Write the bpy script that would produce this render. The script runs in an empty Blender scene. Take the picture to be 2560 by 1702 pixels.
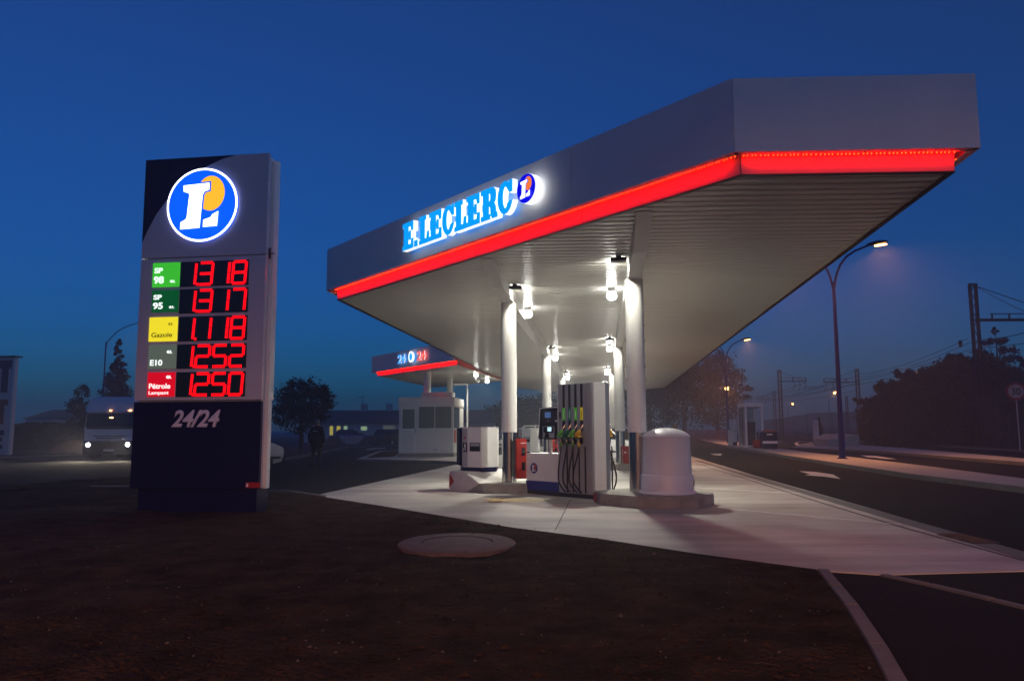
import bpy, bmesh, math, random
from mathutils import Vector, Matrix, noise
random.seed(7)
rad = math.radians
S = bpy.context.scene
COL = S.collection

# ------------------------------------------------------------------ camera, sky, exposure
F = 1953.0                       # focal length in pixels of the 2560 px wide photograph
CAM = Vector((0, 0, 1.4))
RC = Matrix.Rotation(rad(96.5), 3, 'X') @ Matrix.Rotation(rad(-.23), 3, 'Z')
cd = bpy.data.cameras.new('camera'); co = bpy.data.objects.new('camera', cd); COL.objects.link(co)
cd.sensor_width = 36; cd.lens = F / 2560 * 36; cd.clip_end = 3000; cd.clip_start = .05
co.matrix_world = Matrix.Translation(CAM) @ RC.to_4x4()
S.camera = co
S.render.resolution_x, S.render.resolution_y = 1024, 680

W = bpy.data.worlds.new('World'); S.world = W; W.use_nodes = True
wn = W.node_tree; wn.nodes.clear()
sky = wn.nodes.new('ShaderNodeTexSky'); sky.sky_type = 'NISHITA'; sky.sun_disc = False
sky.sun_elevation = rad(4); sky.sun_rotation = rad(150); sky.altitude = 100
sky.air_density = 1.0; sky.dust_density = .5; sky.ozone_density = 9.5
KE = .707                        # the picture is exposed half a stop up, lamps are scaled to it
bg = wn.nodes.new('ShaderNodeBackground'); bg.inputs[1].default_value = .105
tint = wn.nodes.new('ShaderNodeMixRGB'); tint.blend_type = 'MULTIPLY'; tint.inputs[0].default_value = 1
tint.inputs[2].default_value = (1, 1.32, .97, 1)
out = wn.nodes.new('ShaderNodeOutputWorld')
addn = wn.nodes.new('ShaderNodeMixRGB'); addn.blend_type = 'ADD'; addn.inputs[0].default_value = 1; addn.inputs[2].default_value = (.07, .04, .035, 1)
wn.links.new(sky.outputs[0], tint.inputs[1]); wn.links.new(tint.outputs[0], addn.inputs[1]); wn.links.new(addn.outputs[0], bg.inputs[0]); wn.links.new(bg.outputs[0], out.inputs[0])
S.view_settings.view_transform = 'Standard'; S.view_settings.look = 'None'
S.view_settings.exposure = .5; S.view_settings.gamma = 1
cy = S.cycles
cy.use_denoising = True
try: cy.denoiser = 'OPENIMAGEDENOISE'
except Exception: pass
cy.max_bounces = 7; cy.diffuse_bounces = 4; cy.glossy_bounces = 3; cy.transmission_bounces = 4
cy.volume_bounces = 0; cy.transparent_max_bounces = 8
cy.sample_clamp_indirect = 4; cy.sample_clamp_direct = 0; cy.use_light_tree = True
cy.caustics_reflective = False; cy.caustics_refractive = False

# ------------------------------------------------------------------ helpers
def ray(x, y): return (RC @ Vector(((x - 1280) / F, -(y - 851) / F, -1))).normalized()
def P(x, y, z=0.0):              # point at height z seen at photograph pixel x, y
    d = ray(x, y); return CAM + d * ((z - CAM.z) / d.z)
def D(x, y, dist):               # point at forward distance dist
    d = ray(x, y); return CAM + d * (dist / d.y)
def PL(x, y, o, u):              # point on the vertical plane through o along u -> (s, z)
    n = Vector((u.y, -u.x, 0)); d = ray(x, y)
    p = CAM + d * ((o - CAM).dot(n) / d.dot(n))
    return (p - o).dot(u), p.z

MATS = {}
def mat(name, col, rough=.6, metal=0, var=.0, scale=6, bump=0, bscale=40, coat=0, aniso=0, spec=.5, var2=None):
    if name in MATS: return MATS[name]
    m = bpy.data.materials.new(name); m.use_nodes = True; nt = m.node_tree
    b = nt.nodes['Principled BSDF']
    b.inputs['Base Color'].default_value = (*col, 1); b.inputs['Roughness'].default_value = rough
    b.inputs['Metallic'].default_value = metal; b.inputs['Specular IOR Level'].default_value = spec
    if coat: b.inputs['Coat Weight'].default_value = coat; b.inputs['Coat Roughness'].default_value = .15
    if aniso: b.inputs['Anisotropic'].default_value = aniso
    tc = nt.nodes.new('ShaderNodeTexCoord')
    if var:
        n = nt.nodes.new('ShaderNodeTexNoise'); n.inputs['Scale'].default_value = scale; n.inputs['Detail'].default_value = 8
        n.inputs['Roughness'].default_value = .65
        r = nt.nodes.new('ShaderNodeValToRGB'); r.color_ramp.elements[0].position = .3; r.color_ramp.elements[1].position = .72
        r.color_ramp.elements[0].color = (*[max(0, c * (1 - var)) for c in col], 1)
        c2 = var2 or [min(1, c * (1 + var)) for c in col]
        r.color_ramp.elements[1].color = (*c2, 1)
        nt.links.new(tc.outputs['Object'], n.inputs['Vector']); nt.links.new(n.outputs['Fac'], r.inputs[0])
        nt.links.new(r.outputs[0], b.inputs['Base Color'])
        q = nt.nodes.new('ShaderNodeMapRange'); q.inputs['To Min'].default_value = max(.05, rough - .1); q.inputs['To Max'].default_value = min(1, rough + .12)
        nt.links.new(n.outputs['Fac'], q.inputs['Value']); nt.links.new(q.outputs[0], b.inputs['Roughness'])
    if bump:
        n2 = nt.nodes.new('ShaderNodeTexNoise'); n2.inputs['Scale'].default_value = bscale; n2.inputs['Detail'].default_value = 6
        bp = nt.nodes.new('ShaderNodeBump'); bp.inputs['Strength'].default_value = bump; bp.inputs['Distance'].default_value = .02
        nt.links.new(tc.outputs['Object'], n2.inputs['Vector']); nt.links.new(n2.outputs['Fac'], bp.inputs['Height'])
        nt.links.new(bp.outputs[0], b.inputs['Normal'])
    MATS[name] = m; return m
def emi(name, col, st):
    if name in MATS: return MATS[name]
    m = bpy.data.materials.new(name); m.use_nodes = True; b = m.node_tree.nodes['Principled BSDF']
    b.inputs['Base Color'].default_value = (*[min(.8, c) for c in col], 1); b.inputs['Roughness'].default_value = .35
    b.inputs['Emission Color'].default_value = (*col, 1); b.inputs['Emission Strength'].default_value = st * KE
    MATS[name] = m; return m
def glass(name, col, rough=.05, alpha=.45):
    m = mat(name, col, rough); m.node_tree.nodes['Principled BSDF'].inputs['Alpha'].default_value = alpha; return m

WHITE = mat('white_paint', (.84, .84, .81), .38, var=.05, scale=3)
FASC = mat('fascia_panel', (.80, .77, .78), .42, var=.04, scale=1.2)
BAND = mat('band_red_glow', (.62, .26, .25), .5, var=.06, scale=2)  # pale red stands in for the LED glow, put into the panel colour
SOFF = mat('soffit_slat', (.72, .71, .67), .24)
NAVY = mat('navy_panel', (.0035, .0035, .045), .35, spec=.25)
BLUE = mat('blue_band', (.02, .02, .22), .35)
STEEL = mat('brushed_steel', (.50, .49, .48), .3, 1, var=.12, scale=9)
ALU = mat('aluminium', (.44, .43, .44), .4, .35, var=.05, scale=14)
DARK = mat('dark_plastic', (.012, .012, .014), .4)
CHAN = mat('channel_dark', (.03, .027, .027), .5)
RED = mat('red_paint', (.42, .02, .014), .38, var=.12, scale=5)
CONC = mat('concrete', (.40, .38, .34), .8, var=.16, scale=2.4, bump=.3, bscale=60)
CONCD = mat('concrete_cast', (.27, .26, .235), .85, var=.3, scale=4, bump=.4, bscale=50)
KERB = mat('kerb_stone', (.15, .145, .14), .85, var=.2, scale=3, bump=.4, bscale=30)
ASPH = mat('asphalt', (.014, .014, .016), .9, var=.35, scale=1.1, bump=.5, bscale=120, spec=.12)
SOIL = mat('soil', (.028, .020, .014), .95, var=.6, scale=2.2, bump=1.0, bscale=22, spec=.05, var2=(.070, .048, .033))
for n_ in SOIL.node_tree.nodes:
    if n_.type == 'BUMP': n_.inputs['Distance'].default_value = .07
GRASS = mat('verge', (.03, .028, .018), .95, var=.5, scale=1.2, bump=.6, bscale=12, spec=.1)
LEAF = mat('leaf', (.028, .036, .02), .7, var=.4, scale=1.5)
BARK = mat('bark', (.06, .045, .035), .9, var=.3, scale=8)
PAINT = mat('road_paint', (.62, .61, .57), .7, var=.15, scale=7)
IRON = mat('rust_iron', (.09, .07, .06), .7, .3, var=.3, scale=5)
BLACKG = mat('black_glass', (.008, .009, .012), .08)
TYRE = mat('rubber', (.015, .015, .016), .8)
POLE = mat('blue_pole', (.006, .010, .13), .5, spec=.25)

class MB:
    def __init__(s): s.v = []; s.f = []; s.m = []; s.mats = []
    def mi(s, m):
        if m not in s.mats: s.mats.append(m)
        return s.mats.index(m)
    def add(s, vs, fs, m=None, M=None):
        k = len(s.v); s.v += [(M @ Vector(v)) if M else Vector(v) for v in vs]
        i = s.mi(m) if m else 0
        for f in fs: s.f.append([k + a for a in f]); s.m.append(i)
        return s
    def box(s, x0, x1, y0, y1, z0, z1, m=None, M=None):
        v = [(x, y, z) for z in (z0, z1) for y in (y0, y1) for x in (x0, x1)]
        return s.add(v, [(0, 2, 3, 1), (4, 5, 7, 6), (0, 1, 5, 4), (2, 6, 7, 3), (0, 4, 6, 2), (1, 3, 7, 5)], m, M)
    def prism(s, pts, z0, z1, m=None, M=None):
        a = sum(pts[i][0] * pts[(i + 1) % len(pts)][1] - pts[(i + 1) % len(pts)][0] * pts[i][1] for i in range(len(pts)))
        if a < 0: pts = pts[::-1]
        n = len(pts); v = [(p[0], p[1], z0) for p in pts] + [(p[0], p[1], z1) for p in pts]
        return s.add(v, [tuple(range(n))[::-1], tuple(range(n, 2 * n))] + [(i, (i + 1) % n, n + (i + 1) % n, n + i) for i in range(n)], m, M)
    def cyl(s, p0, p1, r0, r1=None, n=20, m=None, caps=True, M=None):
        r1 = r0 if r1 is None else r1; p0 = Vector(p0); p1 = Vector(p1); d = (p1 - p0).normalized()
        a = d.orthogonal().normalized(); b = d.cross(a); v = []
        for p, r in ((p0, r0), (p1, r1)): v += [p + (a * math.cos(t * math.tau / n) + b * math.sin(t * math.tau / n)) * r for t in range(n)]
        f = [(i, (i + 1) % n, n + (i + 1) % n, n + i) for i in range(n)]
        if caps: f += [tuple(range(n))[::-1], tuple(range(n, 2 * n))]
        return s.add(v, f, m, M)
    def lathe(s, prof, n=40, m=None, c=(0, 0, 0)):
        v = []; k = len(prof)
        for r, z in prof: v += [(c[0] + r * math.cos(t * math.tau / n), c[1] + r * math.sin(t * math.tau / n), c[2] + z) for t in range(n)]
        f = [(j * n + i, j * n + (i + 1) % n, (j + 1) * n + (i + 1) % n, (j + 1) * n + i) for j in range(k - 1) for i in range(n)]
        f += [tuple(range(n))[::-1], tuple(range((k - 1) * n, k * n))]
        return s.add(v, f, m)
    def tube(s, pts, r, n=8, m=None):
        pts = [Vector(p) for p in pts]; rs = r if isinstance(r, (list, tuple)) else [r] * len(pts); v = []; up = None
        for i, p in enumerate(pts):
            d = (pts[min(i + 1, len(pts) - 1)] - pts[max(i - 1, 0)]).normalized()
            a = (up - d * up.dot(d)).normalized() if up is not None and (up - d * up.dot(d)).length > 1e-4 else d.orthogonal().normalized()
            up = a; b = d.cross(a)
            v += [p + (a * math.cos(t * math.tau / n) + b * math.sin(t * math.tau / n)) * rs[i] for t in range(n)]
        f = [(j * n + i, j * n + (i + 1) % n, (j + 1) * n + (i + 1) % n, (j + 1) * n + i) for j in range(len(pts) - 1) for i in range(n)]
        f += [tuple(range(n))[::-1], tuple(range((len(pts) - 1) * n, len(pts) * n))]
        return s.add(v, f, m)
    def build(s, name, m=None, parent=None, bevel=0, smooth=False, label=None):
        me = bpy.data.meshes.new(name); me.from_pydata([tuple(v) for v in s.v], [], s.f)
        ms = [x for x in s.mats if x] or [m]
        for x in ms: me.materials.append(x)
        if len(ms) > 1: me.polygons.foreach_set('material_index', s.m)
        bm = bmesh.new(); bm.from_mesh(me); bmesh.ops.recalc_face_normals(bm, faces=bm.faces)
        if bevel: bmesh.ops.bevel(bm, geom=[e for e in bm.edges if e.is_manifold and e.calc_face_angle(0) > .5], offset=bevel, segments=2, affect='EDGES', clamp_overlap=True)
        bm.to_mesh(me); bm.free()
        if smooth:
            me.polygons.foreach_set('use_smooth', [True] * len(me.polygons))
            try: me.set_sharp_from_angle(angle=rad(35))
            except Exception: pass
        o = bpy.data.objects.new(name, me); COL.objects.link(o)
        if parent: o.parent = parent
        if label: o['label'] = label
        return o
def tag(o, label=None, cat=None, group=None, kind=None):
    if label: o['label'] = label
    if cat: o['category'] = cat
    if group: o['group'] = group
    if kind: o['kind'] = kind
    return o
def thing(name, label, cat, loc, rz=0, group=None):
    o = bpy.data.objects.new(name, None); COL.objects.link(o); o.empty_display_size = .2
    o.location = loc; o.rotation_euler = (0, 0, rz); return tag(o, label, cat, group)
def struct(o): return tag(o, kind='structure')
def copy_tree(o, parent=None):
    c = o.copy(); COL.objects.link(c)
    if parent: c.parent = parent
    for ch in [x for x in ALLCH.get(o, [])]: copy_tree(ch, c)
    return c
ALLCH = {}
def dup(o, loc, rz=None, label=None, group=None):
    ALLCH.clear()
    for x in list(COL.objects):
        if x.parent: ALLCH.setdefault(x.parent, []).append(x)
    c = copy_tree(o); c.location = loc
    if rz is not None: c.rotation_euler = (0, 0, rz)
    if label: c['label'] = label
    if group: c['group'] = group; o['group'] = group
    return c
def curve_obj(name, c, m, parent=None, M=None, sides=None):
    tmp = bpy.data.objects.new('tmp', c); COL.objects.link(tmp)
    dg = bpy.context.evaluated_depsgraph_get(); dg.update()
    me = bpy.data.meshes.new_from_object(tmp.evaluated_get(dg)); bpy.data.objects.remove(tmp)
    me.name = name; me.materials.clear(); me.materials.append(m)
    if sides:
        me.materials.append(sides)
        for p in me.polygons:
            if abs(p.normal.z) < .5: p.material_index = 1
    if M: me.transform(M)
    o = bpy.data.objects.new(name, me); COL.objects.link(o)
    if parent: o.parent = parent
    return o
FACE = Matrix.Rotation(rad(90), 4, 'X')      # xy drawing -> standing, facing -y
def text(name, s, size, m, parent, x, y, z, ext=.002, shear=0, bold=0, sx=1, sides=None, align='LEFT', fit=0):
    c = bpy.data.curves.new(name, 'FONT'); c.body = s; c.size = size; c.extrude = ext; c.shear = shear; c.bevel_depth = bold; c.bevel_resolution = 0; c.align_x = align
    if not fit: return curve_obj(name, c, m, parent, Matrix.Translation((x, y, z)) @ FACE @ Matrix.Diagonal((sx, 1, 1, 1)), sides)
    o = curve_obj(name, c, m, parent, None, sides); xs = [v.co.x for v in o.data.vertices]; k = fit / (max(xs) - min(xs))
    o.data.transform(Matrix.Translation((x, y, z)) @ FACE @ Matrix.Diagonal((k, 1, 1, 1)) @ Matrix.Translation((-min(xs), 0, 0))); return o
def shape(name, loops, m, parent, x, y, z, ext, sx=1, sz=1, sides=None, bold=0):
    c = bpy.data.curves.new(name, 'CURVE'); c.dimensions = '2D'; c.fill_mode = 'BOTH'; c.extrude = ext; c.bevel_depth = bold; c.bevel_resolution = 0
    for lp in loops:
        sp = c.splines.new('POLY'); sp.points.add(len(lp) - 1); sp.use_cyclic_u = True
        for i, p in enumerate(lp): sp.points[i].co = (p[0] * sx, p[1] * sz, 0, 1)
    return curve_obj(name, c, m, parent, Matrix.Translation((x, y, z)) @ FACE, sides)
def arc(cx, cy, rx, ry, a0, a1, n=24): return [(cx + rx * math.cos(rad(a0 + (a1 - a0) * i / n)), cy + ry * math.sin(rad(a0 + (a1 - a0) * i / n))) for i in range(n + 1)]
def circ(cx, cy, r, n=48, ry=None): return arc(cx, cy, r, ry or r, 0, 360, n)[:-1]
def area(name, loc, direction, sx, sy, power, col, parent=None, spread=180):
    l = bpy.data.lights.new(name, 'AREA'); l.shape = 'RECTANGLE'; l.size = sx; l.size_y = sy; l.energy = power * KE; l.color = col; l.spread = rad(spread)
    o = bpy.data.objects.new(name, l); COL.objects.link(o); o.location = loc
    o.rotation_euler = Vector(direction).to_track_quat('-Z', 'Y').to_euler()
    if parent: o.parent = parent
    return o
def prism_px(name, pts, z, thick, m, kind='structure', bevel=0):
    b = MB(); b.prism([P(x, y, z)[:2] for x, y in pts], z - thick, z, m); o = b.build(name, m, bevel=bevel)
    if kind: o['kind'] = kind
    return o
SOD = (1.0, .37, .12)

# ------------------------------------------------------------------ ground
b = MB(); b.add([(-900, -300, -.06), (900, -300, -.06), (900, 1400, -.06), (-900, 1400, -.06)], [(0, 1, 2, 3)], GRASS)
struct(b.build('ground', GRASS))
b = MB(); b.add([(-60, -12, -.012), (70, -12, -.012), (70, 140, -.012), (-60, 140, -.012)], [(0, 1, 2, 3)], ASPH)
struct(b.build('road', ASPH))
# forecourt slab, with long brushed streaks and stains in the concrete itself
SLAB = mat('forecourt_concrete', (.40, .38, .34), .62)
nt = SLAB.node_tree; bs = nt.nodes['Principled BSDF']; tc = nt.nodes.new('ShaderNodeTexCoord')
mp = nt.nodes.new('ShaderNodeMapping'); mp.inputs['Rotation'].default_value = (0, 0, rad(50)); mp.inputs['Scale'].default_value = (.25, 1.6, 1)
n1 = nt.nodes.new('ShaderNodeTexNoise'); n1.inputs['Scale'].default_value = 1.3; n1.inputs['Detail'].default_value = 9; n1.inputs['Roughness'].default_value = .6
n2 = nt.nodes.new('ShaderNodeTexNoise'); n2.inputs['Scale'].default_value = .35; n2.inputs['Detail'].default_value = 5
r1 = nt.nodes.new('ShaderNodeValToRGB'); r1.color_ramp.elements[0].position = .32; r1.color_ramp.elements[1].position = .68
r1.color_ramp.elements[0].color = (.35, .33, .30, 1); r1.color_ramp.elements[1].color = (.57, .545, .50, 1)
mx = nt.nodes.new('ShaderNodeMixRGB'); mx.blend_type = 'MULTIPLY'; mx.inputs[0].default_value = .6
r2 = nt.nodes.new('ShaderNodeValToRGB'); r2.color_ramp.elements[0].position = .38; r2.color_ramp.elements[1].position = .6
r2.color_ramp.elements[0].color = (.42, .41, .39, 1); r2.color_ramp.elements[1].color = (1, 1, 1, 1)
nt.links.new(tc.outputs['Object'], mp.inputs[0]); nt.links.new(mp.outputs[0], n1.inputs[0]); nt.links.new(tc.outputs['Object'], n2.inputs[0])
nt.links.new(n1.outputs[0], r1.inputs[0]); nt.links.new(n2.outputs[0], r2.inputs[0]); nt.links.new(r1.outputs[0], mx.inputs[1]); nt.links.new(r2.outputs[0], mx.inputs[2])
nt.links.new(mx.outputs[0], bs.inputs['Base Color'])
n3 = nt.nodes.new('ShaderNodeTexNoise'); n3.inputs['Scale'].default_value = 45; n3.inputs['Detail'].default_value = 6
bp = nt.nodes.new('ShaderNodeBump'); bp.inputs['Strength'].default_value = .25; bp.inputs['Distance'].default_value = .01
nt.links.new(tc.outputs['Object'], n3.inputs[0]); nt.links.new(n3.outputs[0], bp.inputs['Height']); nt.links.new(bp.outputs[0], bs.inputs['Normal'])
prism_px('forecourt_slab', [(780, 1246), (977, 1275), (1280, 1326), (1497, 1353), (1747, 1390), (2040, 1424), (2202, 1435), (2560, 1425.6), (2700, 1422), (2560, 1381), (2419, 1339), (2034, 1230), (1920, 1198), (1747, 1146), (1640, 1112), (1560, 1089), (1477, 1088), (1145, 1160), (795, 1236)], .0, .03, SLAB)
def strip(name, pts, w, z, m, thick=.004, kind='structure'):
    b = MB(); q = [P(x, y, z) for x, y in pts]
    for i in range(len(q) - 1):
        d = (q[i + 1] - q[i]); d.z = 0; d.normalize(); n = Vector((-d.y, d.x, 0)) * w / 2
        b.prism([(q[i] - n)[:2], (q[i + 1] - n)[:2], (q[i + 1] + n)[:2], (q[i] + n)[:2]], z - thick, z, m)
    o = b.build(name, m); o['kind'] = kind; return o
JL = mat('joint_light', (.78, .75, .70), .7, var=.15, scale=9); JD = mat('joint_dark', (.10, .09, .085), .9)
for k, (pts, w) in enumerate([([(1828, 1272), (2251, 1310)], .07), ([(1741, 1218), (2002, 1233)], .07), ([(1741, 1188), (1904, 1200)], .07), ([(1071, 1175.6), (1137, 1180.5)], .08), ([(1700, 1163), (1800, 1169)], .07)]):
    strip('slab_joint', pts, w, .004, JL, .003)
strip('slab_joint', [(1426, 1248), (1388, 1324)], .014, .004, JD, .003)
strip('gutter_line', [(1741, 1158), (1914, 1212), (2034, 1250), (2267, 1320), (2560, 1400)], .05, .004, JD, .003)
strip('gutter_line', [(1741, 1150), (1918, 1203), (2034, 1236), (2419, 1346), (2600, 1399)], .28, .006, KERB, .003)
# drain grate in the gutter
g = MB(); a0 = P(2385, 1352); a1 = P(2452, 1346); uu = (P(2440, 1352) - P(2380, 1337)); uu.z = 0; uu.normalize(); Mg = Matrix.Translation((P(2418, 1347).x, P(2418, 1347).y, 0)) @ Matrix.Rotation(math.atan2(uu.y, uu.x), 4, 'Z')
g.box(-.42, .42, -.17, .17, .007, .013, DARK, Mg)
for i in range(15): g.box(-.40 + i * .055, -.385 + i * .055, -.15, .15, .013, .021, IRON, Mg)
tag(g.build('drain_grate', DARK), 'dark slotted iron drain grate set in the concrete gutter at the lower right', 'drain')

STN = mat('yellow_stain', (.48, .38, .17), .7, var=.2, scale=6); b = MB(); c_ = P(1290, 1250)
b.prism([(c_.x + (.62 + .25 * noise.noise(Vector((math.cos(a) * 2, math.sin(a) * 2, 3)))) * math.cos(a), c_.y + (.45 + .3 * noise.noise(Vector((math.cos(a) * 2, math.sin(a) * 2, 9)))) * math.sin(a)) for a in [i * math.tau / 40 for i in range(40)]], .001, .003, STN)
struct(b.build('floor_stain', STN))
# bare soil in the foreground: heights vary, tyre tracks, boundary follows the kerbs
bound = [(-900, 1285), (-300, 1235), (0, 1216), (325, 1190), (480, 1206), (651, 1226), (722, 1227), (803, 1238), (977, 1264.5), (1280, 1314), (1497, 1341.5), (1747, 1379), (2040, 1417), (2110, 1507), (2170, 1605), (2219, 1702), (2330, 2100)]
q = [P(x, y, .05) for x, y in bound] + [Vector((1.55, -1.5, .05)), Vector((1.3, -4, .05))]
def resample(q, step):
    o = [q[0].copy()]
    for i in range(len(q) - 1):
        L = (q[i + 1] - q[i]).length; st = step * max(1, (q[i].xy.length) / 9); n = max(1, int(L / st))
        for k in range(1, n + 1): o.append(q[i].lerp(q[i + 1], k / n))
    return o
top = resample(q, .07); n = len(top); J = 170; b = MB(); vs = []
cum = [0]
for i in range(1, n): cum.append(cum[-1] + (top[i] - top[i - 1]).length)
def soil_h(x, y):
    p = Vector((x, y, 0)); h = .05 * (noise.noise(p * .5)) + .03 * noise.noise(p * 1.7) + .014 * noise.noise(p * 5) + .010 * abs(noise.noise(p * 13)) + .005 * noise.noise(p * 31)
    c = noise.noise(p * 7 + Vector((9, 3, 1)))
    if c > .38: h += (c - .38) * .10
    for ox, wd in ((-.3, .55), (3.3, .5), (7.0, .5)):         # tyre tracks running from lower left to the manhole
        t = (x + 4 + ox) * .50 - (y - 3) * .865; l = (x + 4) * .865 + (y - 3) * .5
        if abs(t) < wd and 1 < y < 12: h += .008 * math.sin(l * 52) * (1 - (abs(t) / wd) ** 4) * (.5 + noise.noise(p * .8)) - .012
    return h
for j in range(J + 1):
    t = (j / J) ** 1.0
    for i in range(n):
        c = Vector((-34 + 35 * (cum[i] / cum[-1]), -6, 0)); a = top[i]
        p = a.lerp(c, t); e = min(1, (p.xy - a.xy).length / .5); p.z = .035 + soil_h(p.x, p.y) * e
        if j == 0: p.z = .03
        vs.append(p)
fs = [(j * n + i, j * n + i + 1, (j + 1) * n + i + 1, (j + 1) * n + i) for j in range(J) for i in range(n - 1)]
fs += [];  b.add(vs, fs, SOIL)
k = len(b.v); b.v += [Vector((top[i].x, top[i].y, -.05)) for i in range(n)]
for i in range(n - 1): b.f.append([i, i + 1, k + i + 1, k + i]); b.m.append(0)
struct(b.build('soil', SOIL, smooth=True))
mc0 = P(1143, 1353, .06).xy
# pebbles and crumbs
PEB = mat('pebble', (.10, .085, .075), .8, var=.4, scale=3)
b = MB()
for i in range(420):
    px_, py_ = random.uniform(0, 2250), random.triangular(1235, 1700, 1400)
    if py_ < 1240 + (px_ - 700) * .145: continue
    p = P(px_, py_, .05); r = random.uniform(.004, .014) * (1.8 if random.random() < .06 else 1); p.z = .035 + soil_h(p.x, p.y) + r * .3
    vv = [p + Vector(v) * r * random.uniform(.7, 1.2) for v in ((1, 0, 0), (-1, 0, 0), (0, 1, 0), (0, -1, 0), (0, 0, .8), (0, 0, -.8))]
    b.add(vv, [(0, 2, 4), (2, 1, 4), (1, 3, 4), (3, 0, 4), (2, 0, 5), (1, 2, 5), (3, 1, 5), (0, 3, 5)], PEB)
tag(b.build('pebbles', PEB), 'small pale pebbles scattered over the bare soil', 'pebbles', kind='stuff')
CLD = mat('clod', (.040, .027, .019), .95, var=.5, scale=6, spec=.05); b = MB()
for i in range(3200):
    px_, py_ = random.uniform(-50, 2280), 1215 + 540 * random.random() ** 1.3
    if py_ < 1232 + (px_ - 700) * .145 or px_ > 2040 + (py_ - 1417) * .60: continue
    p = P(px_, py_, .05)
    if (p.xy - mc0).length < 1.1: continue
    r = random.uniform(.006, .020) * (1.7 if random.random() < .1 else 1); p.z = .035 + soil_h(p.x, p.y) + r * .15
    vv = [p + Vector(v) * r * random.uniform(.6, 1.3) for v in ((1, 0, 0), (-.9, .3, 0), (.2, 1, 0), (0, -1, 0), (0, .1, .6), (0, 0, -.5))]
    b.add(vv, [(0, 2, 4), (2, 1, 4), (1, 3, 4), (3, 0, 4), (2, 0, 5), (1, 2, 5), (3, 1, 5), (0, 3, 5)], CLD)
tag(b.build('clods', CLD), 'small dark crumbs of earth over the bare soil', 'earth', kind='stuff')
# dry twigs
b = MB()
for px_, py_ in [(1925, 1650), (1950, 1665), (2060, 1640), (1480, 1605), (1850, 1590), (700, 1480), (1130, 1500), (600, 1560), (1980, 1560)]:
    p = P(px_, py_, .06); a = random.uniform(0, 3.1); pts = []
    for i in range(5): pp = p + Vector((math.cos(a + i * .2) * i * .035, math.sin(a + i * .2) * i * .035, 0)); pp.z = .042 + soil_h(pp.x, pp.y) + .004; pts.append(pp)
    b.tube(pts, .0022, 5, BARK)
tag(b.build('twigs', BARK), 'dry twigs lying on the bare soil', 'twigs', kind='stuff')

# kerbs: name, line (photograph), width to the far side, height
def kerb(name, pts, w, h, m=KERB, z0=-.05, seg=1.0, side=1):
    q = resample([P(x, y, h) if h > 0 else P(x, y) for x, y in pts], 1e9); b = MB(); q2 = []
    for i in range(len(q) - 1):
        L = (q[i + 1] - q[i]).length; k = max(1, round(L / seg))
        for j in range(k): q2.append((q[i].lerp(q[i + 1], j / k), q[i].lerp(q[i + 1], (j + 1) / k)))
    for a, c in q2:
        d = c - a; d.z = 0; d.normalize(); nn = Vector((-d.y, d.x, 0)) * w * side; g = d * .006
        b.prism([(a + g)[:2], (c - g)[:2], (c - g + nn)[:2], (a + g + nn)[:2]], z0, h + random.uniform(-.002, .002), m)
    return struct(b.build(name, m, bevel=.008))
kerb('kerb', [(2042, 1420), (2110, 1507), (2170, 1605), (2219, 1702), (2330, 2100)], .11, .03, side=1, seg=.9)
kerb('kerb', [(2197, 1434), (2311, 1458), (2473, 1496), (2620, 1532)], .09, .008, side=1, seg=1.0)
kerb('kerb', [(470, 1204), (651, 1226), (722, 1227), (803, 1238)], .12, .035, side=1)
# pavements between the lanes
def pavement(pts_near, pts_far, h=.12):
    a = [P(x, y, h) for x, y in pts_near]; c = [P(x, y, h) for x, y in pts_far]
    b = MB(); b.prism([p[:2] for p in a] + [p[:2] for p in c[::-1]], -.05, h - .004, CONC)
    struct(b.build('pavement', CONC)); kerb('kerb', pts_near, .14, h, side=1)
pavement([(2760, 1248), (2560, 1215.6), (2284, 1184), (2094, 1156), (1969, 1137.5), (1828, 1115.5), (1742, 1097)], [(2760, 1220), (2560, 1195), (2340, 1167), (2202, 1150.4), (2124, 1141), (2000, 1127.3), (1900, 1114), (1790, 1097)])
pavement([(2760, 1178), (2560, 1154), (2340, 1137.4), (2194, 1126), (2060, 1121), (1975, 1117)], [(2760, 1160), (2560, 1145), (2340, 1126), (2288, 1121.6), (2154, 1112), (2070, 1107), (2020, 1110)])
# road edge on the far right with the dark bank behind it
prism_px('verge', [(2800, 1142), (2560, 1123), (2340, 1110), (2150, 1098.5), (2000, 1097), (1880, 1094), (1800, 1090), (1760, 1079), (3400, 1076)], .10, .15, GRASS)
kerb('kerb', [(2800, 1144), (2560, 1124), (2340, 1111), (2150, 1099.5)], .2, .12, side=1, seg=1.2)
# verges on the left and behind
prism_px('verge', [(-700, 1160), (0, 1138), (223, 1132), (400, 1130), (540, 1150), (665, 1156), (699, 1147.5), (778, 1133.5), (870, 1115.5), (928, 1112), (996, 1110.5), (1200, 1108), (1300, 1095), (1420, 1082), (-900, 1085)], .05, .1, GRASS)
kerb('kerb', [(600, 1163), (665, 1156), (699, 1148), (778, 1134), (870, 1116), (928, 1112.5), (996, 1111), (1200, 1108.5)], .18, .11, side=1, seg=1.2)
kerb('kerb', [(-300, 1149), (0, 1140), (223, 1134), (400, 1131)], .25, .07, side=1, seg=1.2)
strip('road_patch', [(215, 1215), (330, 1213)], .3, .06, KERB, .02)

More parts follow.
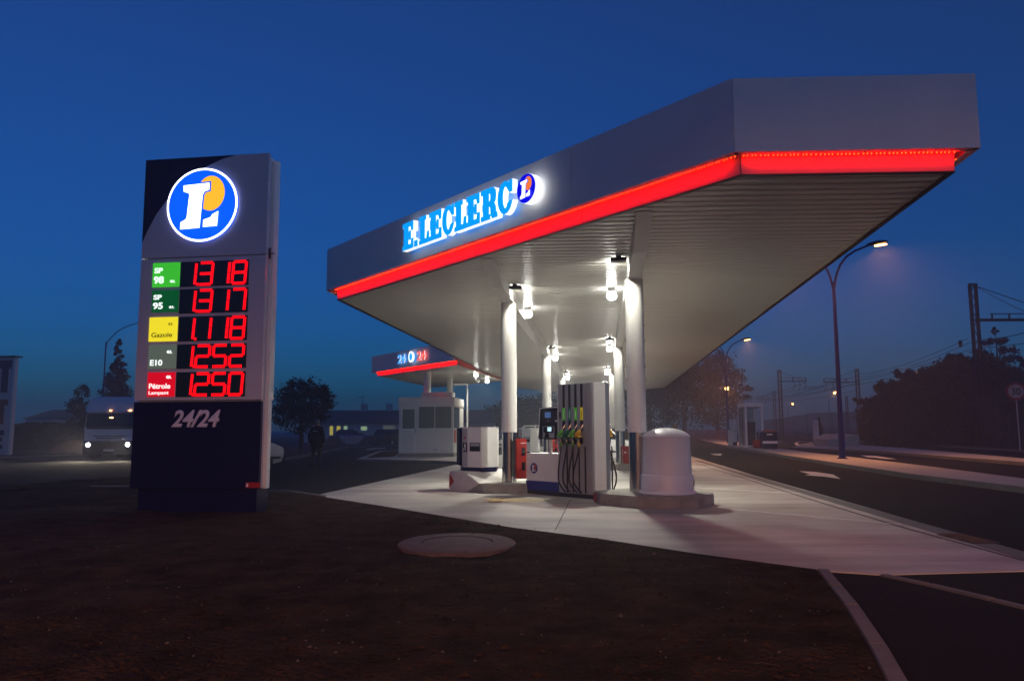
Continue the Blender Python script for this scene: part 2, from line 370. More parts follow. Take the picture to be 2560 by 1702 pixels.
# painted arrows on the lanes
def arrow(pts, z=0.0):
    b = MB(); b.prism([P(x, y, z)[:2] for x, y in pts], z - .006, z - .0, PAINT); return struct(b.build('lane_arrow', PAINT))
arrow([(1999, 1177), (2037, 1179), (2083, 1185.5), (2101, 1196), (2056, 1190), (2013, 1187), (2026, 1185)])
arrow([(1775, 1132.5), (1785, 1133.5), (1806, 1134), (1801, 1138), (1776, 1136), (1787, 1135.6)])
arrow([(2152, 1137.5), (2190, 1139), (2210, 1142), (2240, 1147), (2210, 1146), (2190, 1143.5), (2168, 1142.5)])
arrow([(915, 1123), (935, 1119.8), (963, 1119.3), (963, 1121), (940, 1121), (918, 1124.4)])
arrow([(1948, 1105.5), (1957, 1102), (1950, 1103.4), (1944, 1106)])
for pts in ([(2050, 1107), (2020, 1104), (2000, 1103), (1990, 1106), (1992, 1111), (2010, 1116), (2032, 1117.5)], [(2041, 1104), (2020, 1108.5), (2000, 1111)], [(2022, 1091), (2000, 1096.5)]):
    strip('lane_marking', pts, .30, .0, PAINT, .006)

# concrete manhole ring in the soil
mc = P(1143, 1353, .06); mr = 1.35 * .5
t = thing('manhole', 'round pale concrete manhole cover ring lying in the bare soil', 'manhole', (mc.x, mc.y, .02))
MAN = mat('manhole_concrete', (.11, .085, .08), .9, var=.3, scale=5, bump=.5, bscale=40)
b = MB(); b.lathe([(.66, -.05), (.66, .022), (.63, .04), (.40, .042), (.40, .02), (.05, .02)], 64, MAN); b.build('ring', MAN, t, smooth=True)
b = MB(); b.lathe([(.385, .01), (.385, .034), (.37, .038), (.02, .044)], 48, MAN); b.build('cover', MAN, t, smooth=True)
t.scale = (P(1290, 1353, .06).x - P(997, 1353, .06).x) / 1.32, 1.25, 1

def WP(o, t): o.parent = t; o.location = -Vector(t.location); return o     # mesh written in world coordinates under an unrotated thing
U = Vector((.661, -.750, 0)); V = Vector((.750, .661, 0))       # along an island / away across it
RZ = math.atan2(U.y, U.x)
def clip(poly, n, c, keep):      # keep side of n.p - c
    o = []
    for i in range(len(poly)):
        a, q_ = poly[i], poly[(i + 1) % len(poly)]; da = (a[0] * n[0] + a[1] * n[1] - c) * keep; db = (q_[0] * n[0] + q_[1] * n[1] - c) * keep
        if da >= 0: o.append(a)
        if (da > 0 and db < 0) or (da < 0 and db > 0):
            k = da / (da - db); o.append((a[0] + (q_[0] - a[0]) * k, a[1] + (q_[1] - a[1]) * k))
    return o
def soffit(poly, z, pitch, nrm, m):
    b = MB(); ds = [p[0] * nrm[0] + p[1] * nrm[1] for p in poly]; c = min(ds); e = max(ds)
    gap = .028; prof = [(0, .016), (.12, .004), (.5, 0), (.88, .004), (1, .016)]
    while c < e:
        wv = pitch - gap
        for i in range(4):
            a0, h0 = prof[i]; a1, h1 = prof[i + 1]; c0 = c + a0 * wv; c1 = c + a1 * wv
            q_ = clip(clip(poly, nrm, c0, 1), nrm, c1, -1)
            if len(q_) > 2:
                b.add([(x, y, z + h0 + (h1 - h0) * ((x * nrm[0] + y * nrm[1] - c0) / (c1 - c0))) for x, y in q_], [tuple(range(len(q_)))], m)
        c += pitch
    for i in range(len(poly)): pass
    b.add([(x, y, z + .05) for x, y in poly], [tuple(range(len(poly)))], m)
    return b.build('soffit', m)
def wall_ring(poly, z0, z1s, m, name, closed=True, top=True, thick=.05, skip=()):
    b = MB(); n = len(poly); cx = sum(p[0] for p in poly) / n; cy_ = sum(p[1] for p in poly) / n
    for i in range(n if closed else n - 1):
        if i in skip: continue
        a = Vector(poly[i]); c = Vector(poly[(i + 1) % n]); d = (c - a).normalized(); nn = Vector((-d.y, d.x))
        if nn.dot(Vector((cx, cy_)) - a) < 0: nn = -nn
        L = (c - a).length; k = max(1, round(L / 3.0))
        for j in range(k):
            p0 = a + d * (L * j / k + .008); p1 = a + d * (L * (j + 1) / k - .008)
            za = z1s[i] + (z1s[(i + 1) % n] - z1s[i]) * j / k; zb = z1s[i] + (z1s[(i + 1) % n] - z1s[i]) * (j + 1) / k
            v = [(p0.x, p0.y, z0), (p1.x, p1.y, z0), (p1.x + nn.x * thick, p1.y + nn.y * thick, z0), (p0.x + nn.x * thick, p0.y + nn.y * thick, z0),
                 (p0.x, p0.y, za), (p1.x, p1.y, zb), (p1.x + nn.x * thick, p1.y + nn.y * thick, zb), (p0.x + nn.x * thick, p0.y + nn.y * thick, za)]
            b.add(v, [(0, 1, 2, 3), (4, 5, 6, 7), (0, 1, 5, 4), (1, 2, 6, 5), (2, 3, 7, 6), (3, 0, 4, 7)], m)
    return b.build(name, m)
LEDM = emi('red_led', (1, .10, .01), 3)
def red_edge(t, oa, ob, ia, ib, zo, zi, pw, beads=95):
    """lip, beads and the light of one edge; o* outer, i* inner corners"""
    oa, ob, ia, ib = [Vector(p) for p in (oa, ob, ia, ib)]; inn = ((ia + ib) / 2 - (oa + ob) / 2)
    d = (ob - oa).normalized(); nn = Vector((-d.y, d.x)); nn = nn if nn.dot(inn) > 0 else -nn; dist = inn.dot(nn)
    b = MB(); L = (ib - ia).length
    for i in range(beads):
        p = ia.lerp(ib, (i + .5 + random.uniform(-.15, .15)) / beads) - nn * (dist - .137); w = min(.014, L / beads * .2)
        b.box(p.x - w / 2, p.x + w / 2, p.y - .008, p.y + .008, zo - .012, zo + .002, LEDM)
    o = WP(b.build('led_strip', LEDM), t)
    o['kind'] = 'stuff'; lp_ = MB(); lp_.prism([tuple(oa + nn * .081), tuple(ob + nn * .081), tuple(ob + nn * .125), tuple(oa + nn * .125)], zo + .001, zo + .012, FASC); WP(lp_.build('lip', FASC), t)
    m = (oa + ob) / 2 + nn * .118
    a = area('led_light', Vector((m.x, m.y, zo - .014)) - Vector(t.location), (nn.x, nn.y, -.12), L * .98, .02, pw * L, (1, .0, .002), t, 175)
    dv = Vector((nn.x, nn.y, -.12)).normalized(); dx = Vector((d.x, d.y, 0)); a.rotation_euler = Matrix((dx, dx.cross(dv), -dv)).transposed().to_euler()
    return o

# ------------------------------------------------------------------ main canopy
ZS, ZO = 4.62, 4.84
inner = [P(*a, ZS)[:2] for a in ((843, 748), (1851.9, 434), (2387.8, 425.3), (1661, 969.5), (1430, 984), (1296, 970))]
Lo, Ko, Ro = P(815.5, 727, ZO)[:2], P(1836.5, 379.7, ZO)[:2], P(2452.6, 369, ZO)[:2]
outer = [Lo, Ko, Ro, (inner[3][0] + .28, inner[3][1] + .1), (inner[4][0], inner[4][1] + .3), (inner[5][0] - .28, inner[5][1] + .1)]
cen = Vector((4, 30, 0)); can = thing('fuel_canopy', 'huge white flat roofed fuel station canopy with glowing red edge over the pumps', 'canopy', cen)
WP(soffit(inner, ZS, .25, (.037, 1), SOFF), can)
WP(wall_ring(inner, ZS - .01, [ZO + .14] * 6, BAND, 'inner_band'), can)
WP(wall_ring(outer, ZO, [5.88, 5.80, 5.80, 5.8, 5.8, 5.8], FASC, 'fascia', thick=.08), can)
rb = MB()
def inset(poly, d):
    n = len(poly); r = []
    for i in range(n):
        a, p, c = Vector(poly[i - 1]), Vector(poly[i]), Vector(poly[(i + 1) % n]); d1 = (p - a).normalized(); d2 = (c - p).normalized()
        n1 = Vector((-d1.y, d1.x)); n2 = Vector((-d2.y, d2.x)); k = (n1 + n2); k = k / max(.3, k.dot(n1)); r.append(tuple(p + k * d))
    return r
sg = 1 if sum(outer[i][0] * outer[(i + 1) % 6][1] - outer[(i + 1) % 6][0] * outer[i][1] for i in range(6)) > 0 else -1
rb.prism(inset(outer, sg * .09), ZO + .17, ZO + .25, WHITE)
WP(rb.build('roof', WHITE), can)
tr = MB(); ia = inset(inner, -sg * .004); ib_ = inset(inner, sg * .07)        # dark trim angle round the soffit
for i in range(6):
    j = (i + 1) % 6; tr.prism([ia[i], ia[j], ib_[j], ib_[i]], ZS - .025, ZS - .012, CHAN)
WP(tr.build('edge_trim', CHAN), can)
red_edge(can, outer[0], outer[1], inner[0], inner[1], ZO, ZS, 7, 200)
red_edge(can, outer[1], outer[2], inner[1], inner[2], ZO, ZS, 7, 50)
red_edge(can, outer[2], outer[3], inner[2], inner[3], ZO, ZS, .8, 90)
red_edge(can, outer[5], outer[0], inner[5], inner[0], ZO, ZS, .8, 80)
# columns and beams
c1 = P(1273.5, 1204.7, .21); c2 = P(1596, 1228, .21); ROW = Vector((1.44, 12.92, 0))
c1.z = c2.z = 0
ZB = 4.33
CLAD = mat('ribbed_steel', (.50, .49, .48), .2, 1)
def column(p, zt, r=.18):
    o = MB(); o.lathe([(r, 1.34), (r, zt)], 40, WHITE, (p.x, p.y, 0)); col = WP(o.build('column', WHITE, smooth=True), can)
    o = MB(); prof = []; n = 96
    v = []
    for z in (.18, 1.34):
        for i in range(n):
            rr = r - .014 - (.0025 if i % 8 == 0 else 0); v.append((p.x + rr * math.cos(i * math.tau / n), p.y + rr * math.sin(i * math.tau / n), z))
    o.add(v, [(i, (i + 1) % n, n + (i + 1) % n, n + i) for i in range(n)], CLAD)
    an = math.atan2(-p.y, -p.x) + .42
    o.add([(p.x + (r - .008) * math.cos(an + a), p.y + (r - .008) * math.sin(an + a), z) for z in (.18, 1.34) for a in (-.04, .04)], [(0, 1, 3, 2)], WHITE)
    k = o.build('cladding', CLAD, smooth=True); k.parent = col
    # bolts with clips beside the shaft
    for z in (1.5, 1.78, 2.35, 2.6, 3.1, 3.4):
        for s_ in (-1, 1):
            q_ = p + Vector((s_ * (r + .008), -.03, z)); o = MB(); o.box(q_.x - .012, q_.x + .012, q_.y - .01, q_.y + .01, z, z + .035, ALU)
            k = o.build('bracket', ALU); k.parent = col
    return col
for r_ in range(4):
    for c_ in (c1, c2): column(c_ + ROW * r_, ZB)
dd = ROW.normalized(); dn = Vector((dd.y, -dd.x, 0))
def hit_edge(p):
    a, b_ = Vector(inner[0]).to_3d(), Vector(inner[1]).to_3d()
    u_ = (b_ - a); k = ((a - p).cross(u_)).z / (dd.cross(u_)).z; return p + dd * (k + .42)
for c_ in (c1, c2):
    a = hit_edge(c_) if c_ is c1 else hit_edge(c_); e = c_ + ROW * 3 + dd * 2.5; o = MB()
    m_ = a + dd * 1.5
    o.prism([(m_ - dn * .12)[:2], (e - dn * .12)[:2], (e + dn * .12)[:2], (m_ + dn * .12)[:2]], ZB + .001, ZS - .001, WHITE)
    v = [a - dn * .12, a + dn * .12, m_ + dn * .12, m_ - dn * .12]; v = [Vector((p.x, p.y, ZS - .001)) for p in v] + [Vector((p.x, p.y, z)) for p, z in zip(v, (ZS - .01, ZS - .01, ZB + .001, ZB + .001))]
    o.add(v, [(0, 1, 2, 3), (4, 5, 6, 7), (0, 1, 5, 4), (1, 2, 6, 5), (3, 0, 4, 7)], WHITE)
    WP(o.build('beam', WHITE), can)

# floodlights: pairs facing each other across each row of columns
GLOW = emi('flood_glass', (1, 1, .93), 30)
def flood(p, fwd, label, pw=100, cable=False, back=False):
    t = thing('floodlight', label, 'floodlight', p, math.atan2(fwd.y, fwd.x) - math.pi / 2, 'floodlights under the canopies')
    if back:
        o = MB(); o.box(-.15, .15, -.11, .09, -.115, -.05, DARK); o.box(-.11, .11, -.14, -.11, -.10, -.055, DARK); o.box(-.05, .05, -.05, .05, -.05, -.001, DARK); o.build('housing', DARK, t, bevel=.006)
        o = MB(); o.box(-.13, .13, .091, .098, -.11, -.055, GLOW); o.build('lamp_glass', GLOW, t)
    else:
        o = MB(); o.lathe([(.07, -.045), (.075, -.001)], 20, ALU); o.lathe([(.10, -.075), (.09, -.046)], 24, DARK); o.build('housing', DARK, t)
        o = MB(); o.lathe([(.085, -.076), (.10, -.11), (.115, -.16), (.112, -.21), (.085, -.25), (.04, -.27), (.005, -.275)], 28, GLOW); o.build('lamp_glass', GLOW, t, smooth=True)
    if cable: o = MB(); o.tube([(.1, -.05, -.02), (-.2, -.1, -.25), (-.22, -.1, -.45), (-.1, -.1, -.55), (.02, -.08, -.42), (.03, -.05, -.12)], .012, 6, DARK); o.build('cable', DARK, t)
    area('lamp', (0, .105 if back else 0, -.09 if back else -.285), (0, 1 if back else .12, -.6 if back else -1), .22 if back else .14, .05 if back else .14, pw * (.28 if back else 1.65), (1.0, .96, .83), t, 140 if back else 150)
    return t
rown = ['nearest', 'second', 'third', 'farthest']
for r_ in range(4):
    for c_, nm in ((c1, 'left'), (c2, 'right')):
        base = c_ + ROW * r_
        for off, f, w in (((-.42 if nm == 'right' else .14), 1, 'dark backed'), ((-.12 if nm == 'right' else .5), -1, 'glaring')):
            yy = -.9 if f > 0 else (2.5 if r_ == 0 else 1.6 if nm == 'right' else 2.6)
            p = base + Vector((off, yy, 0)); p.z = ZS
            flood(p, Vector((.12, 1, 0)) * f, f'{w} floodlight ' + ('in front of' if f > 0 else 'behind') + f' the {rown[r_]} white column of the {nm} row', back=f > 0)

# ------------------------------------------------------------------ illuminated lettering on the long fascia
fu = Vector((Ko[0] - Lo[0], Ko[1] - Lo[1], 0)); FL_ = fu.length; fu.normalize(); fn = Vector((fu.y, -fu.x, 0))
FO = Vector((Lo[0], Lo[1], 0))
sg_o = FO + fn * .22
def fs_(x, y): return PL(x, y, sg_o, fu)
CY = emi('sign_cyan', (.0, .33, .95), 1.05); SW = emi('sign_white', (.92, .97, 1), 1.15); SBL = emi('sign_deep_blue', (.0, .0, .75), .9)
SOR = emi('sign_orange', (1, .20, .02), .95); SWF = emi('sign_white_face', (1, 1, 1), 1.4)
zx = lambda x: 780 + x * .2628
zy = lambda y: 400 + y * .2628
s_a, zb_a = fs_(zx(860), zy(852)); s_b, zb_b = fs_(zx(1893), zy(470)); _, zt_a = fs_(zx(862), zy(605)); _, zt_b = fs_(zx(1893), zy(200))
ZL0 = (zb_a + zb_b) / 2 - .02; ZL1 = (zt_a + zt_b) / 2
GE = [(0, 0), (1, 0), (1, .34), (.84, .34), (.78, .14), (.52, .14), (.52, .43), (.62, .43), (.62, .34), (.76, .34), (.76, .66), (.62, .66), (.62, .57), (.52, .57), (.52, .86), (.76, .86), (.82, .68), (.97, .68), (.97, 1), (0, 1), (0, .87), (.13, .87), (.13, .13), (0, .13)]
GL = [(0, 0), (1, 0), (1, .38), (.84, .38), (.78, .14), (.54, .14), (.54, .87), (.68, .87), (.68, 1), (0, 1), (0, .87), (.13, .87), (.13, .13), (0, .13)]
GC = arc(.5, .5, .5, .51, 57, 322, 30) + [(.98, .33), (.83, .34)] + arc(.52, .5, .20, .37, 325, 52, 26) + [(.80, .64), (.97, .64), (.97, 1), (.84, 1), (.80, .93)]
GR = [(0, 0), (.56, 0), (.56, .13), (.47, .13), (.47, .42), (.53, .42), (.6, .36), (.62, .1), (.70, 0), (1, 0), (1, .13), (.93, .13), (.9, .36), (.80, .47), (.9, .56), (.93, .72), (.9, .88), (.78, .98), (.6, 1), (0, 1), (0, .87), (.13, .87), (.13, .13), (0, .13)]
GRH = [(.47, .55), (.47, .86), (.54, .86), (.6, .8), (.61, .7), (.6, .61), (.54, .55)]
GD = [(0, 0), (1, 0), (1, .2), (0, .2)]
sign = thing('illuminated_sign', 'glowing light blue capital letters and round emblem on the long side of the big canopy', 'sign', (FO.x, FO.y, 0), math.atan2(fu.y, fu.x))
H_ = ZL1 - ZL0
for gl, x0, x1, hole, nm in ((GE, 860, 957, None, 'letter_e'), (GD, 970, 997, None, 'full_stop'), (GL, 1016, 1106, None, 'letter_l'), (GE, 1112, 1224, None, 'letter_e'), (GC, 1236, 1345, None, 'letter_c'), (GL, 1353, 1459, None, 'letter_l'), (GE, 1466, 1588, None, 'letter_e'), (GR, 1604, 1754, GRH, 'letter_r'), (GC, 1763, 1900, None, 'letter_c')):
    ya = 852 + (x0 - 860) * (470 - 852) / 1033; s0 = fs_(zx(x0), zy(ya - 100))[0]; s1 = fs_(zx(x1), zy(ya - 100))[0]
    shape(nm, [gl] + ([hole] if hole else []), CY, sign, s0, -.15, ZL0, .055, s1 - s0, H_, SW, .014)
# emblem drawn once, used on canopy, totem and pump
LM = [(-.53, .54), (.20, .58), (.20, .39), (.07, .355), (.02, .26), (-.03, -.63), (-.58, -.65), (-.57, -.46), (-.45, -.40), (-.405, -.35), (-.355, .29), (-.39, .335), (-.52, .37)]
LF = [(.065, -.61), (.455, -.595), (.48, -.20), (.32, -.28), (.27, -.36), (.07, -.42)]
LM = [(x * 1.0, y) for x, y in LM]
def grow(poly, d):
    c = [Vector(p) for p in poly]; n = len(c); r = []
    for i in range(n):
        d1 = (c[i] - c[i - 1]).normalized(); d2 = (c[(i + 1) % n] - c[i]).normalized(); n1 = Vector((d1.y, -d1.x)); n2 = Vector((d2.y, -d2.x)); k = n1 + n2
        r.append(tuple(c[i] - k / max(.5, k.dot(n1)) * d))
    return r
def emblem(parent, x, y, z, r, mb, mo, mw, mring=None, stp=.003, sx=1.0):
    k = []
    if mring: k.append(shape('ring', [circ(0, 0, 1.0, 72)], mring, parent, x, y, z, stp / 2, r * sx, r))
    k.append(shape('disc', [circ(0, 0, .945 if mring else 1.0, 72)], mb, parent, x, y - stp * 1.6, z, stp / 2, r * sx, r))
    k.append(shape('orange_disc', [circ(.24, .30, .395, 48, .475)], mo, parent, x, y - stp * 3.2, z, stp / 2, r * sx, r))
    k.append(shape('letter_outline', [grow(LM, .045)], mb, parent, x, y - stp * 4.8, z, stp / 2, r * sx, r))
    k.append(shape('letter_stem', [LM], mw, parent, x, y - stp * 6.4, z, stp / 2, r * sx, r))
    k.append(shape('letter_foot', [LF], mw, parent, x, y - stp * 6.4, z, stp / 2, r * sx, r))
    return k
es0, ez = fs_(zx(1948), zy(270)); es1, _ = fs_(zx(2128), zy(270)); _, et = fs_(zx(2055), zy(125)); _, eb = fs_(zx(2025), zy(415))
er = (et - eb) / 2; ec = (es0 + es1) / 2
o = MB(); o.cyl((ec, -.08, (et + eb) / 2), (ec, -.215, (et + eb) / 2), er, er, 64, SW); o.build('disc_box', SW, sign)
emblem(sign, ec, -.218, (et + eb) / 2, er * .985, SBL, SOR, SWF, None)

# ------------------------------------------------------------------ price totem
TO = P(640, 1288, 0.0); ta = rad(-8.6); TU = Vector((math.cos(ta), math.sin(ta), 0)); TN = Vector((TU.y, -TU.x, 0))
tot = thing('price_totem', 'tall fuel price totem with lit round emblem and red digits standing on the bare soil', 'price sign', (TO.x, TO.y, 0), ta)
TF = TO + TN * .12                  # plane of the front panels
def tp(x, y): return PL(x, y, TF, TU)
TS = mat('totem_panel', (.62, .57, .62), .16, spec=.55, var=.03, scale=2)
lx, zn0 = tp(325, 1221); rx_, _ = tp(648, 1222); zn1 = (tp(333, 1003)[1] + tp(650, 1000.6)[1]) / 2
zt = (tp(364, 400)[1] + tp(671, 383)[1]) / 2; zs_ = (tp(349, 648)[1] + tp(660, 636)[1]) / 2; zn0 = (zn0 + tp(648, 1222)[1]) / 2
lx2, _ = tp(364, 400); rx2, _ = tp(671, 383); XL = (lx + lx2) / 2; XR = (rx_ + rx2) / 2
def tbox(name, x0, x1, y0, y1, z0, z1, m, bev=.006, par=None): o = MB(); o.box(x0, x1, y0, y1, z0, z1, m); return o.build(name, m, par or tot, bevel=bev)
tbox('plinth', XL + .12, XR - .06, -.06, .34, -.3, zn0 - .004, NAVY)
lower = tbox('lower_panel', XL, XR, -.12, -.04, zn0, zn1 - .012, NAVY)
pricep = tbox('price_panel', XL, XR, -.12, -.04, zn1 + .012, zs_ - .008, TS)
upper = tbox('upper_panel', XL, XR, -.12, -.04, zs_ + .008, zt, TS)
tbox('core', XL + .05, XR - .03, -.04, .26, zn0 + .01, zt - .03, WHITE)
tbox('side_channel', XR - .03, XR + .04, .06, .20, zn0, zt - .10, WHITE)
back_ = tbox('back_panel', XL, XR, .26, .34, zn1 + .01, zt - .02, WHITE)
tbox('back_lower_panel', XL, XR - .08, .26, .34, zn0, zn1 - .01, NAVY)
o = MB(); o.box(XR + .001, XR + .03, -.03, .01, zs_ - .05, zs_ + .13, DARK); o.box(XR + .03, XR + .10, -.015, .0, zs_ + .03, zs_ + .045, DARK); o.build('latch', DARK, tot)
# dark corner of the upper panel: a quarter cut by a large arc
k0, kz0 = tp(352, 610); k1, kz1 = tp(590, 386); pts = [(XL + .004, zt - .004)]
arcp = [tp(300 + a * .268, 360 + c * .268) for a, c in ((1085, 100), (960, 140), (830, 200), (700, 275), (560, 385), (450, 510), (340, 655), (255, 815), (200, 925))]
arcp[0] = (arcp[0][0], zt - .004); arcp[-1] = (XL + .004, arcp[-1][1])
shape('dark_corner', [pts + [tuple(a) for a in arcp]], NAVY, upper, 0, -.122, 0, .002)
ec_, ezc = tp(508.5, 514.5); el, _ = tp(300 + 450 * .268, 514); er_, _ = tp(300 + 1105 * .268, 514); _, etz = tp(510, 360 + 235 * .268); _, ebz = tp(505, 360 + 917 * .268)
TB = emi('totem_blue', (.0, .10, 1), 1.15); TO_ = emi('totem_orange', (1, .48, .02), 1.1); TW = emi('totem_white', (1, 1, 1), 2.6)
er2 = (etz - ebz) / 2
o = MB(); o.cyl((ec_, -.12, (etz + ebz) / 2), (ec_, -.16, (etz + ebz) / 2), er2, er2, 64, TB); o.build('emblem_box', TW, tot)
for e_ in emblem(tot, ec_, -.163, (etz + ebz) / 2, er2, TB, TO_, TW, TW, sx=(er_ - el) / 2 / er2): pass
# five price rows
RD = emi('digit_red', (1, .0, .003), 1.3); TXT = emi('tile_text', (.9, 1, .95), 1.1)
rows = [((303, 1335, 555, 1110), 'A', (.05, .60, .03), .75, '1.318'), ((295, 1570, 545, 1365), 'A', (.0, .10, .02), .7, '1.317'),
        ((218, 220, 430, 40), 'B', (1, .83, .02), .85, '1.118'), ((212, 427, 422, 247), 'B', (.10, .13, .10), .75, '1.252'), ((205, 636, 411, 455), 'B', (.72, .0, .012), .8, '1.250')]
disp = [('A', (562, 1325, 1200, 1092)), ('A', (553, 1575, 1193, 1348)), ('B', (438, 216, 957, 30)), ('B', (427, 424, 950, 240)), ('B', (420, 637, 942, 450))]
def zpt(k, x, y): return tp(300 + x * .2679, 360 + y * .2679) if k == 'A' else tp(300 + x * .3317, 780 + y * .3317)
SEG = {'0': 'abcdef', '1': 'bc', '2': 'abged', '3': 'abgcd', '5': 'afgcd', '7': 'abc', '8': 'abcdefg'}
WH = [('SP', '98'), ('SP', '95'), None, None, None]
names = ['green', 'dark green', 'yellow', 'grey', 'red']
for i, ((a, y0, c, y1), kk, colr, st, val) in enumerate(rows):
    x0, z0 = zpt(kk, a, y0); x1, _ = zpt(kk, c, y0); _, z1 = zpt(kk, c, y1)
    _, z0b = zpt(kk, c, y0); z0 = (z0 + z0b) / 2; z1 = (z1 + zpt(kk, a, y1)[1]) / 2
    m = emi('tile_' + names[i].replace(' ', '_'), colr, st)
    tl = tbox('fuel_tile', x0, x1, -.136, -.12, z0, z1, m, .003); h = z1 - z0; w = x1 - x0; tl['label'] = names[i] + ' lit fuel name tile'
    tm = TXT if i != 2 else mat('tile_ink', (.05, .04, .02), .6)
    yy = -.139
    def tt(tx, f, x_, z_, w_, b_): text('lettering', tx, h * f * 1.36, tm, tl, x0 + w * x_, yy, z0 + h * z_, bold=b_, fit=w * w_)
    if i < 2: tt('SP', .22, .07, .58, .31, .004); tt(('98', '95')[i], .29, .06, .16, .37, .005); tt('€/L', .10, .66, .17, .2, .002)
    elif i == 2: tt('Gazole', .20, .10, .17, .74, .001); tt('€/L', .10, .68, .66, .17, .001)
    elif i == 3: tt('E10', .24, .08, .14, .44, .004); tt('€/L', .11, .66, .64, .2, .003)
    else: tt('Pétrole', .22, .07, .33, .78, .002); tt('Lampant', .15, .07, .09, .73, .0005); tt('€/L', .11, .68, .75, .2, .003)
    k2, (a, y0, c, y1) = disp[i]; x0, z0 = zpt(k2, a, y0); x1, _ = zpt(k2, c, y0); z0 = (z0 + zpt(k2, c, y0)[1]) / 2; z1 = (zpt(k2, a, y1)[1] + zpt(k2, c, y1)[1]) / 2
    dp = tbox('price_display', x0, x1, -.136, -.12, z0, z1, BLACKG, .003); w = x1 - x0; h = z1 - z0
    cw = w * .243
    def bar(p, q_, th=.043):
        p = Vector((p[0], 0, p[1])); q_ = Vector((q_[0], 0, q_[1])); d = (q_ - p); L = d.length; d.normalize(); nn = Vector((-d.z, 0, d.x)); k = max(3, int(L / .028))
        e = th * .5
        o.add([p + d * e * .3 + Vector((0, -.139, 0)), p + d * (e * 1.2) + nn * th / 2 + Vector((0, -.139, 0)), q_ - d * (e * 1.2) + nn * th / 2 + Vector((0, -.139, 0)), q_ - d * e * .3 + Vector((0, -.139, 0)), q_ - d * (e * 1.2) - nn * th / 2 + Vector((0, -.139, 0)), p + d * (e * 1.2) - nn * th / 2 + Vector((0, -.139, 0))], [(0, 1, 2, 3, 4, 5)], RD)
        for j in range(k):         # the separate diodes
            c_ = p + d * (L * (j + .5) / k); o.add([c_ + nn * s1_ * th * .62 + d * s2_ * L / k * .32 + Vector((0, -.141, 0)) for s1_, s2_ in ((-1, -1), (1, -1), (1, 1), (-1, 1))], [(0, 1, 2, 3)], RD)
    ci = 0
    for ch in val:
        if ch == '.':
            continue
        o = MB(); cx0 = x0 + w * .045 + ci * cw; cx1 = cx0 + w * .185; za, zb = z0 + h * .07, z1 - h * .07; zm = (za + zb) / 2; sl = .012
        pos = dict(a=((cx0 + sl, zb), (cx1 + sl, zb)), b=((cx1 + sl, zb), (cx1, zm)), c=((cx1, zm), (cx1 - sl, za)), d=((cx0 - sl, za), (cx1 - sl, za)), e=((cx0, zm), (cx0 - sl, za)), f=((cx0 + sl, zb), (cx0, zm)), g=((cx0, zm), (cx1, zm)))
        for s_ in SEG[ch]: bar(*pos[s_])
        if ci == 0: o.add([(cx1 + .012, -.1405, za - .018), (cx1 + .06, -.1405, za - .018), (cx1 + .06, -.1405, za + .030), (cx1 + .012, -.1405, za + .030)], [(0, 1, 2, 3)], RD)
        ci += 1; o.build('digit', RD, dp)
TLET = mat('totem_lettering', (.80, .76, .84), .4)
tx0, tz0 = tp(300 + 378 * .3317, 780 + 862 * .3317); tx1, _ = tp(300 + 745 * .3317, 780 + 860 * .3317); _, tz1 = tp(300 + 560 * .3317, 780 + 735 * .3317)
text('lettering', '24/24', (tz1 - tz0) * 1.36, TLET, lower, tx0 + .02, -.123, tz0, shear=.28, bold=.014, fit=tx1 - tx0)
sx0, sz0 = tp(300 + 945 * .3317, 780 + 1332 * .3317); o = MB(); o.box(sx0, sx0 + .26, -.124, -.12, sz0 + .02, sz0 + .11, RED); o.box(sx0 + .015, sx0 + .05, -.126, -.124, sz0 + .035, sz0 + .09, TLET); o.build('sticker', RED, lower)

# ------------------------------------------------------------------ pump islands (local frame: x along the island, y away from the lens)
def lc(p): d = Vector(p) - c1; return (d.dot(U), d.dot(V))
def ld(px_, py_, dist): return lc(D(px_, py_, dist))
at0 = c1.copy()
li = thing('pump_island', 'low concrete island with white wedge end and red arrow, in line with the white dome', 'concrete island', at0, RZ)
o = MB(); o.prism([(-.70, -.78), (.05, -.80), (.72, -.36), (.72, .42), (.05, .82), (-.70, .82)], -.03, .21, CONCD); o.build('base', CONCD, li, bevel=.012)
WED = mat('white_concrete', (.60, .58, .55), .8, var=.1, scale=5, bump=.3)
fr = [(-1.52, -.45), (-1.18, -.80), (-.60, -.82)]; o = MB()
v = [(-1.50, .75, -.02), (-1.50, -.48, -.02), (-1.18, -.82, -.02), (-.58, -.83, -.02), (-.10, -.80, .212), (-.10, .80, .212), (-.58, .83, -.02),
     (-1.50, .75, .44), (-1.50, -.48, .44), (-1.20, -.80, .44), (-.62, -.80, .44), (-.62, .80, .44)]
o.add(v, [(0, 1, 8, 7), (1, 2, 9, 8), (2, 3, 10, 9), (3, 4, 10), (10, 4, 5, 11), (5, 6, 11), (6, 0, 7, 11), (7, 8, 9, 10, 11), (0, 6, 3, 2, 1), (3, 6, 5, 4)], WED)
wd = o.build('wedge', WED, li, bevel=.01)
a, c_ = Vector((-1.50, -.48, 0)), Vector((-1.19, -.81, 0)); d = (c_ - a).normalized(); nn = Vector((d.y, -d.x, 0)) * .006; nn = nn if nn.y < 0 else -nn
m_ = (a + c_) / 2 + nn; o = MB(); o.add([m_ - d * .17 + Vector((0, 0, .22)), m_ + Vector((0, 0, .37)), m_ + d * .17 + Vector((0, 0, .22)), m_ + Vector((0, 0, .07))], [(0, 1, 2, 3)], RED); o.add([(-1.186, -.832, .05), (-1.198, -.812, .40), (-1.00, -.824, .225)], [(0, 1, 2)], RED); o.build('red_marker', RED, wd)

